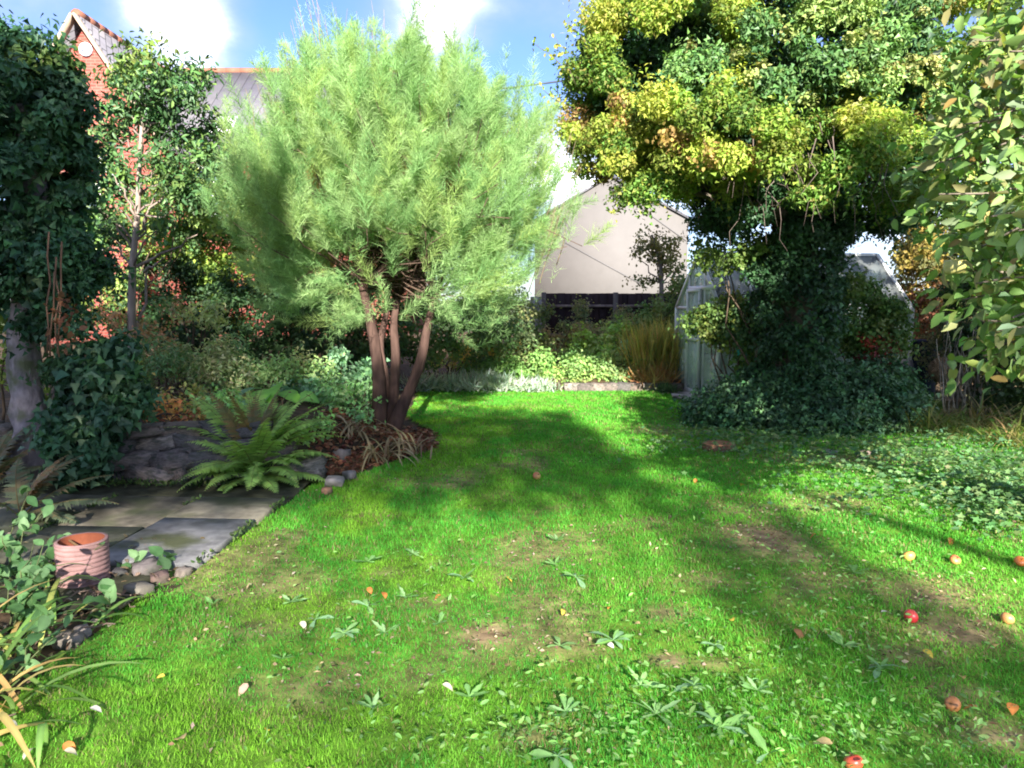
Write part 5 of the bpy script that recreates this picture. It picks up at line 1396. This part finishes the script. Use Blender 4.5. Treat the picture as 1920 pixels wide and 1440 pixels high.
for a_ in [(1.7, 3.2, 15500, .028, .0036, 1), (3.2, 4.6, 10500, .030, .0045, 2), (4.6, 6.6, 6000, .037, .006, 3), (6.6, 9.2, 3800, .038, .0085, 4), (9.2, 12.8, 2600, .038, .0115, 5)]:
    gm.add(*grass_layer(*a_))
o = gm.build("grass", M_grass); o['kind'] = 'stuff'; tag(o, "short green lawn grass with mossy and bare patches", "grass")

# low broad leaved weeds that cannot be counted
def weeds(name, label, regions, pal, L, W, tpl='ovate', hmax=.055):
    mb = MB()
    for (u, v_, ru, rv, n) in regions:
        uu = u + ru * rng.standard_normal(n) * .5; vv = np.maximum(v_ + rv * rng.standard_normal(n) * .5, 775)
        pos = np.array([G(a_, b_) for a_, b_ in zip(uu, vv)]); pos = pos[pos[:, 0] > lawn_left(pos[:, 1]) + .03]; m = len(pos)
        hgt = .02 + hmax * rng.random(m) * (.35 + 1.1 * fbm(pos[:, 0], pos[:, 1], .35, 88))
        pos[:, 2] = hgt
        ax = unit(np.concatenate([rng.standard_normal((m, 2)), rng.uniform(-.2, .5, (m, 1))], 1))
        s = rng.uniform(.4, 1.45, m)
        leaves(mb, pos, ax, unit(np.array([0, 0, 1]) + .55 * rng.standard_normal((m, 3))), L * s, W * s, palette(m, pal), tpl)
    o = mb.build(name, M_leaf); o['kind'] = 'stuff'; tag(o, label, "weeds")
weeds("ground_cover", "leafy low weeds spreading over the right side of the lawn",
      [(1480, 845, 260, 26, 900), (1720, 865, 260, 45, 1900), (1850, 915, 160, 65, 2200), (1690, 925, 260, 60, 700), (1880, 965, 90, 50, 700), (1400, 825, 160, 16, 600), (1900, 940, 60, 50, 700)], [(.09, .20, .07), (.13, .25, .085), (.08, .17, .08), (.13, .24, .08), (.17, .24, .085)], .042, .036, 'lobed', .15)
weeds("clover", "small bright leaved weeds mixed into the near lawn",
      [(1250, 1350, 500, 110, 560), (1500, 1250, 400, 120, 350), (1600, 1100, 260, 110, 350), (1000, 1400, 500, 60, 250), (1450, 1000, 220, 100, 300), (700, 1150, 260, 120, 200), (1750, 1400, 300, 80, 300)], [(.20, .38, .10), (.24, .42, .13), (.17, .33, .09)], .027, .012, 'ovate')

wleaf = [big_leaf("leaf", .11, .033, 6, .25, rng.uniform(-.2, .9), c, e_, 800 + i, nt_) for i, (c, e_, nt_) in enumerate([((.19, .37, .12), 'spoon', .12), ((.23, .41, .14), 'spoon', .0), ((.18, .35, .10), 'lance', .25), ((.26, .42, .18), 'lance', .3), ((.22, .38, .19), 'spoon', .15)])]
wlist = [(690, 1055, 1.0, "spreading broad leaved weed above the two orange leaves"), (775, 1040, .8, "small weed right of the spreading one at mid lawn"), (870, 1085, 1.1, "upright pale weed with few long leaves at lawn centre"), (1045, 1015, 1.1, "tall loose weed rosette at the edge of the deep shade"), (1080, 1085, 1.3, "wide grey green thistle like weed right of centre"), (1040, 1060, .8, "small weed just left of the wide thistle"),
 (545, 1132, 1.0, "weed rosette on mossy grass left of centre"), (592, 1165, 1.0, "weed rosette just below the mossy left one"), (722, 1190, 1.1, "large pale weed rosette left of the central bare patch"), (645, 1192, .9, "weed rosette left of the large pale one"), (822, 1172, .8, "tiny two leaved weed above the bare patch"), (1050, 1215, 1.0, "dark green weed rosette right of the central bare patch"),
 (1150, 1205, 1.2, "star shaped silvery weed rosette beside a white leaf"), (700, 1335, 1.0, "bluish weed rosette near the front left"), (1045, 1425, 1.0, "upright weed at the front edge centre"), (880, 1312, .9, "pale weed rosette at front centre"), (1200, 1290, 1.0, "weed rosette below the pale bare spot"), (1440, 1420, 1.2, "single upright pale leaf weed at the front right"),
 (1060, 1340, 1.0, "weed rosette in the front weeds right of centre"), (1300, 1290, 1.0, "weed rosette right of the pale bare spot"), (1600, 1075, 1.2, "flat weed rosette near the large bare patch"), (1580, 1215, 1.0, "weed rosette left of the red apple in the shade"), (1650, 1255, 1.0, "weed rosette in front of the red apple"), (760, 1122, .9, "weed rosette right of the two orange leaves"),
 (690, 1140, .9, "weed rosette below the two orange leaves"), (530, 1240, .8, "weak weed rosette on the moss at left"), (1230, 1345, 1.1, "leafy weed in the near weed patch"), (1350, 1370, 1.1, "leafy weed right in the near weed patch"), (1420, 1300, 1.0, "weed rosette between red apple and front edge"), (1340, 1215, .9, "weed rosette beyond the pale bare spot"), (400, 1135, .7, "small round weed near the border edge")]
for i, (u, v_, s, lab) in enumerate(wlist):
    g = G(u, v_ + 6)
    t = thing("weed", lab, "weed", (g[0], g[1], .026), "weed rosettes growing in the lawn")
    nl = int(rng.integers(6, 12)); s *= .75
    if "single" in lab: nl = 3
    for k in range(nl):
        el = rng.uniform(-.02, .6)
        M = Matrix.Rotation(2 * math.pi * k / nl + rng.uniform(-.6, .6), 4, 'Z') @ Matrix.Rotation(el, 4, 'X') @ Matrix.Rotation(rng.uniform(-.4, .4), 4, 'Y') @ Matrix.Scale(s * rng.uniform(.45, 1.3), 4)
        link("leaf", wleaf[(i + (k % 2) * 2) % 5], M_leaf, t, M)

def apple(u, v_, r, cols, lab, seed, stem=True):
    g = G(u, v_ + 10); t = thing("apple", lab, "apple", (g[0], g[1], r * .62), "windfall apples on the grass")
    r *= .84; n = 14; k = 18; prof = []
    for i in range(n + 1):
        a_ = math.pi * i / n; rr_ = math.sin(a_) * (1 + .12 * math.cos(a_)); z = math.cos(a_) * .88 - .22 * math.exp(-(math.sin(a_) / .28) ** 2) * math.copysign(1, math.cos(a_)) * (1 if math.cos(a_) > 0 else .5)
        prof.append((r * rr_ * 1.02 + 1e-4, r * z))
    ang = np.linspace(0, 2 * np.pi, k, endpoint=False)
    V = np.array([[p * math.cos(q), p * math.sin(q), z] for p, z in prof for q in ang])
    i_ = np.arange(n)[:, None] * k; j_ = np.arange(k)[None]
    T = np.stack([i_ + j_, i_ + k + j_, i_ + k + (j_ + 1) % k, i_ + (j_ + 1) % k], -1).reshape(-1, 4)
    r_ = np.random.default_rng(seed); dv = unit(r_.standard_normal(3)); w_ = np.clip(unit(V) @ dv * .9 + .5, 0, 1)[:, None]
    C = np.array(cols[0]) * (1 - w_) + np.array(cols[1]) * w_
    Rm = np.array(Matrix.Rotation(r_.uniform(.4, 1.3), 3, 'X')); Rz = np.array(Matrix.Rotation(r_.uniform(0, 6), 3, 'Z'))
    link("flesh", mesh_np("flesh", V @ Rm.T @ Rz.T, T, C, True), M_skin, t)
    st = np.array([[0, 0, r * .6], [.002, 0, r * .95], [.005, 0, r * 1.15]]) @ Rm.T @ Rz.T
    link("stalk", MB().tube(st, .0022, 5, (.10, .06, .03)).data("stalk"), M_bark, t)
red = ((.42, .02, .03), (.55, .06, .05)); ora = ((.50, .16, .06), (.45, .26, .08)); yel = ((.55, .33, .08), (.50, .24, .06)); bro = ((.34, .14, .05), (.25, .10, .04))
apple(1707, 1155, .040, red, "bright red apple on the shaded lawn at right", 1)
apple(1600, 1432, .036, ((.5, .06, .03), (.45, .16, .06)), "orange red apple cut by the front edge of the picture", 2)
apple(1006, 888, .042, ora, "tan orange apple alone in the deep shade of the lawn", 3)
apple(1704, 1040, .040, yel, "yellow apple at the border of sun and shade", 4)
apple(1790, 1047, .036, ((.46, .10, .04), (.42, .2, .07)), "reddish apple on the sunlit grass right of the yellow one", 5)
apple(1912, 1050, .038, ((.55, .16, .04), (.5, .28, .06)), "orange apple at the right edge on sunlit grass", 6)
apple(1888, 1158, .036, ((.5, .26, .09), (.45, .2, .07)), "pale orange apple in the near sunlit strip", 7)
apple(1786, 1320, .034, bro, "brown rotten apple among the near right weeds", 8)

fl_cols = {'tan': (.46, .34, .16), 'pale': (.55, .47, .34), 'pink': (.46, .30, .22), 'orange': (.48, .18, .05), 'yellow': (.52, .38, .06), 'brown': (.26, .13, .06), 'white': (.50, .46, .40)}
fl_me = {}
for i, (k, c) in enumerate(fl_cols.items()):
    fl_me[k] = big_leaf("fallen_leaf", .07, .042, 6, .25, 1.0, c, 'ovate', 900 + i)
flist = [(345, 1402, 'tan', 1.0, "largest tan fallen leaf near the front left"), (498, 1385, 'yellow', .55, "small yellow fallen leaf right of the large tan one"), (465, 1297, 'pink', .8, "pinkish fallen leaf on moss at left"), (170, 1343, 'white', .7, "whitish fallen leaf near the border at left"), (310, 1282, 'yellow', .5, "tiny yellow leaf on the left moss"), (565, 1178, 'pale', .7, "pale narrow leaf on the mossy grass"), (490, 1205, 'pale', .6, "pale leaf left of the mossy weeds"), (830, 1298, 'pale', .75, "pale leaf at front centre by a dark hole"),
 (690, 1113, 'orange', .7, "left one of the two orange leaves at mid left"), (718, 1122, 'orange', .75, "right one of the two orange leaves at mid left"), (827, 1127, 'orange', .6, "orange leaf alone left of lawn centre"), (120, 1412, 'orange', .8, "orange leaf in the front left corner"), (122, 1425, 'pale', .7, "pale leaf touching the orange corner leaf"), (65, 1420, 'pale', .8, "pale leaf at the very front left"), (8, 1370, 'white', .8, "white leaf cut by the left edge"),
 (1200, 1182, 'tan', .6, "small tan leaf above the silvery weed"), (1375, 1177, 'yellow', .7, "yellow leaf on the shaded lawn right of centre"), (1490, 1192, 'brown', 1.0, "brown curled leaf left of the red apple"), (1055, 1155, 'yellow', .6, "yellow leaf at lawn centre"), (1145, 1150, 'orange', .5, "dull orange leaf right of the yellow centre one"), (1140, 1220, 'white', .6, "white leaf under the silvery weed"), (1833, 1342, 'orange', .8, "orange leaf near the rotten apple"), (1800, 1283, 'tan', .7, "tan leaf above the rotten apple"),
 (1652, 1160, 'white', .8, "white leaf left of the red apple"), (1560, 1412, 'tan', 1.0, "long tan leaf beside the cut off red apple"), (1898, 1335, 'orange', .9, "orange leaf at the right edge in shade"), (1393, 915, 'yellow', .8, "yellow leaf in the shaded middle lawn"), (425, 1015, 'orange', .8, "orange leaf on the paving edge"), (950, 1093, 'yellow', .6, "yellow leaf between the centre weeds"), (1730, 1232, 'yellow', .8, "yellow green leaf below the red apple"), (1305, 905, 'orange', .7, "small orange leaf in the deep shade"), (1520, 868, 'brown', 1.2, "brown leaf beside the pale blue stone"), (1640, 900, 'pale', .9, "pale leaf among the weeds below the stones"), (1780, 1018, 'orange', .9, "orange leaf above the reddish apple"), (1530, 1010, 'orange', .8, "orange leaf right of the large bare patch"), (1870, 1222, 'tan', .8, "tan leaf on the sunlit strip at right")]
for i, (u, v_, k, s, lab) in enumerate(flist):
    g = G(u, v_)
    o = link("fallen_leaf", fl_me[k], M_dry); o.location = (g[0], g[1], .034); o.scale = (s,) * 3
    o.rotation_euler = (rng.uniform(-.35, .35), rng.uniform(-.35, .35), rng.uniform(0, 6.28))
    tag(o, lab, "leaf", "fallen leaves scattered on the lawn")

lt = MB(); n = 24000
px_ = rng.uniform(-2, 4.2, n); py_ = rng.uniform(2.2, 9, n); ok = (rng.random(n) < .03 + 1.0 * bare_amt(px_, py_)) & (px_ > lawn_left(py_)); px_, py_ = px_[ok], py_[ok]; n = len(px_)
leaves(lt, np.stack([px_, py_, .008 + .014 * rng.random(n)], -1), rand_dirs(n) * [1, 1, .25], unit(np.array([0, 0, 1]) + .5 * rng.standard_normal((n, 3))), .022 * rng.uniform(.5, 1.6, n), .010 * rng.uniform(.5, 1.8, n), palette(n, [(.22, .15, .09), (.34, .26, .16), (.15, .10, .06), (.42, .34, .22), (.12, .16, .05)]), 'diamond')
o = lt.build("lawn_litter", M_dry); o['kind'] = 'stuff'; tag(o, "dry thatch and crumbs lying on the bare lawn patches", "litter")
# sawn stump
sp = G(1348, 842)
st = thing("tree_stump", "low reddish brown sawn stump at the edge of the shaded lawn", "stump", (sp[0], sp[1], 0))
MB().tube([(sp[0], sp[1], -.02), (sp[0], sp[1], .03), (sp[0], sp[1], .06)], [.19, .175, .17], 18, (.15, .085, .05), .12).build("trunk", M_bark, st)
MB().tube([(sp[0], sp[1], .0605), (sp[0], sp[1], .066)], [.165, .155], 18, (.30, .15, .08), .08).build("cut_face", M_bark, st)

# ------------------------------------------------------------------ left border in the foreground
gl = [(.14, .27, .055), (.19, .31, .08), (.40, .38, .10), (.50, .35, .12), (.11, .21, .055)]
for i, (u, v_, n_, Lr, lab) in enumerate([(20, 1240, 22, (.35, .6), "strap leaved plant with yellowing leaves at the left edge"), (90, 1190, 18, (.3, .5), "strap leaved plant with green arching leaves below the ribbed pot"), (-10, 1340, 20, (.35, .6), "broad strap leaved plant at the front left corner"), (60, 1130, 16, (.3, .5), "strap leaved plant behind the border litter"), (-60, 1440, 14, (.3, .5), "strap leaved plant cut by the lower left corner")]):
    c = G(u, v_); strap_clump("strap_leaved_border_plant", lab, "plant", c, n_, Lr, .036, gl, [3, 3, 1.4, 1.2, 2], .08, (.2, 1.15), M_leaf, "strap leaved plants in the left border", (1.2, 2.2))
bvars = [big_leaf("leaf", .075, .05, 5, .25, rng.uniform(.2, .9), c, 'ovate', 950 + i) for i, c in enumerate([(.08, .18, .065), (.11, .22, .08), (.07, .155, .055), (.15, .26, .11)])]
for (u, v_, n_, hgt, rad, lab) in [(38, 1085, 80, .32, .17, "bushy plant with grey green oval leaves left of the ribbed pot"), (10, 1020, 70, .38, .2, "bushy dark green plant at the left edge above the pot"), (20, 1170, 70, .4, .16, "blue green leafy plant at the left edge under the bushy one"), (325, 1052, 12, .14, .05, "little pale green sapling at the paving corner"), (215, 1130, 12, .15, .06, "broad leaved seedling in front of the ribbed pot"), (235, 1052, 8, .10, .04, "tiny blue green seedling behind the stones"), (0, 1290, 40, .3, .15, "dark leafy plant behind the front strap leaves")]:
    c = G(u, v_ + 15)
    t = thing("leafy_plant", lab, "plant", c, "leafy plants in the left border"); sm = MB()
    ns = max(3, n_ // 8)
    tops = []
    for k in range(ns):
        tip = np.array([rng.standard_normal() * rad, rng.standard_normal() * rad, hgt * rng.uniform(.55, 1.05)])
        p = twig_path([0, 0, 0], tip, 6, .05); tops.append(p); sm.tube(p + np.array(c), np.linspace(.005, .002, 6), 4, (.10, .12, .05))
    sm.build("stem", M_bark, t)
    for k in range(n_):
        p = tops[k % ns]; i0 = int(rng.integers(2, 6)); d = unit(rand_dirs(1)[0] + np.array([0, -.2, -.1]))
        link("leaf", bvars[int(rng.integers(4))], M_leaf, t, frame_m(p[i0], d, unit(np.array([0, -.3, 1]) + .5 * rng.standard_normal(3)), rng.uniform(.7, 1.25) * (1.25 if n_ < 20 else 1)))
# twigs and litter on the border soil
lt = MB(); n = 900
px_ = rng.uniform(-3.6, -1.75, n); py_ = rng.uniform(2.0, 4.7, n); ok = px_ < lawn_left(py_) + .06; px_, py_ = px_[ok], py_[ok]; n = len(px_)
leaves(lt, np.stack([px_, py_, .02 + .03 * rng.random(n)], -1), rand_dirs(n) * [1, 1, .3], unit(np.array([0, 0, 1]) + .5 * rng.standard_normal((n, 3))), .05, .022, palette(n, [(.17, .11, .07), (.28, .21, .14), (.12, .08, .05), (.36, .30, .22)]), 'ovate')
for k in range(60):
    x = rng.uniform(-3.2, -1.85); y = rng.uniform(2.4, 4.5)
    if x < lawn_left(y): lt.tube(twig_path([x, y, .03], [x + rng.uniform(-.25, .25), y + rng.uniform(-.2, .2), .05], 5, .08), .004, 4, (.22, .16, .12))
o = lt.build("border_litter", M_dry); o['kind'] = 'stuff'; tag(o, "dead leaves and twigs littering the left border soil", "leaf litter")
# moss and small weeds in the slab joints
mb = MB(); n = 700
tpos = rng.random(n) * plen; lpos = rng.choice([0, .66, 1.32, 1.98], n) + rng.standard_normal(n) * .012
pos = A + pdir * tpos[:, None] + pleft * lpos[:, None]; pos[:, 2] = .05; keep = vnoise(pos[:, 0], pos[:, 1], .3, 77) > .45; pos = pos[keep]
far_row = np.stack([rng.uniform(-3.6, -2.0, 900), rng.uniform(6.0, 6.22, 900), np.full(900, .05)], -1); pos = np.concatenate([pos, far_row]); n = len(pos)
leaves(mb, pos, unit(rng.standard_normal((n, 3)) + [0, 0, .6]), rand_dirs(n), .03, .018, palette(n, [(.06, .11, .03), (.09, .14, .04), (.05, .08, .03)]), 'ovate')
o = mb.build("joint_weeds", M_leaf); o['kind'] = 'stuff'; tag(o, "small weeds and moss along the paving joints and wall foot", "weeds")

for o in list(bpy.data.objects):
    if '_origin' in o: del o['_origin']
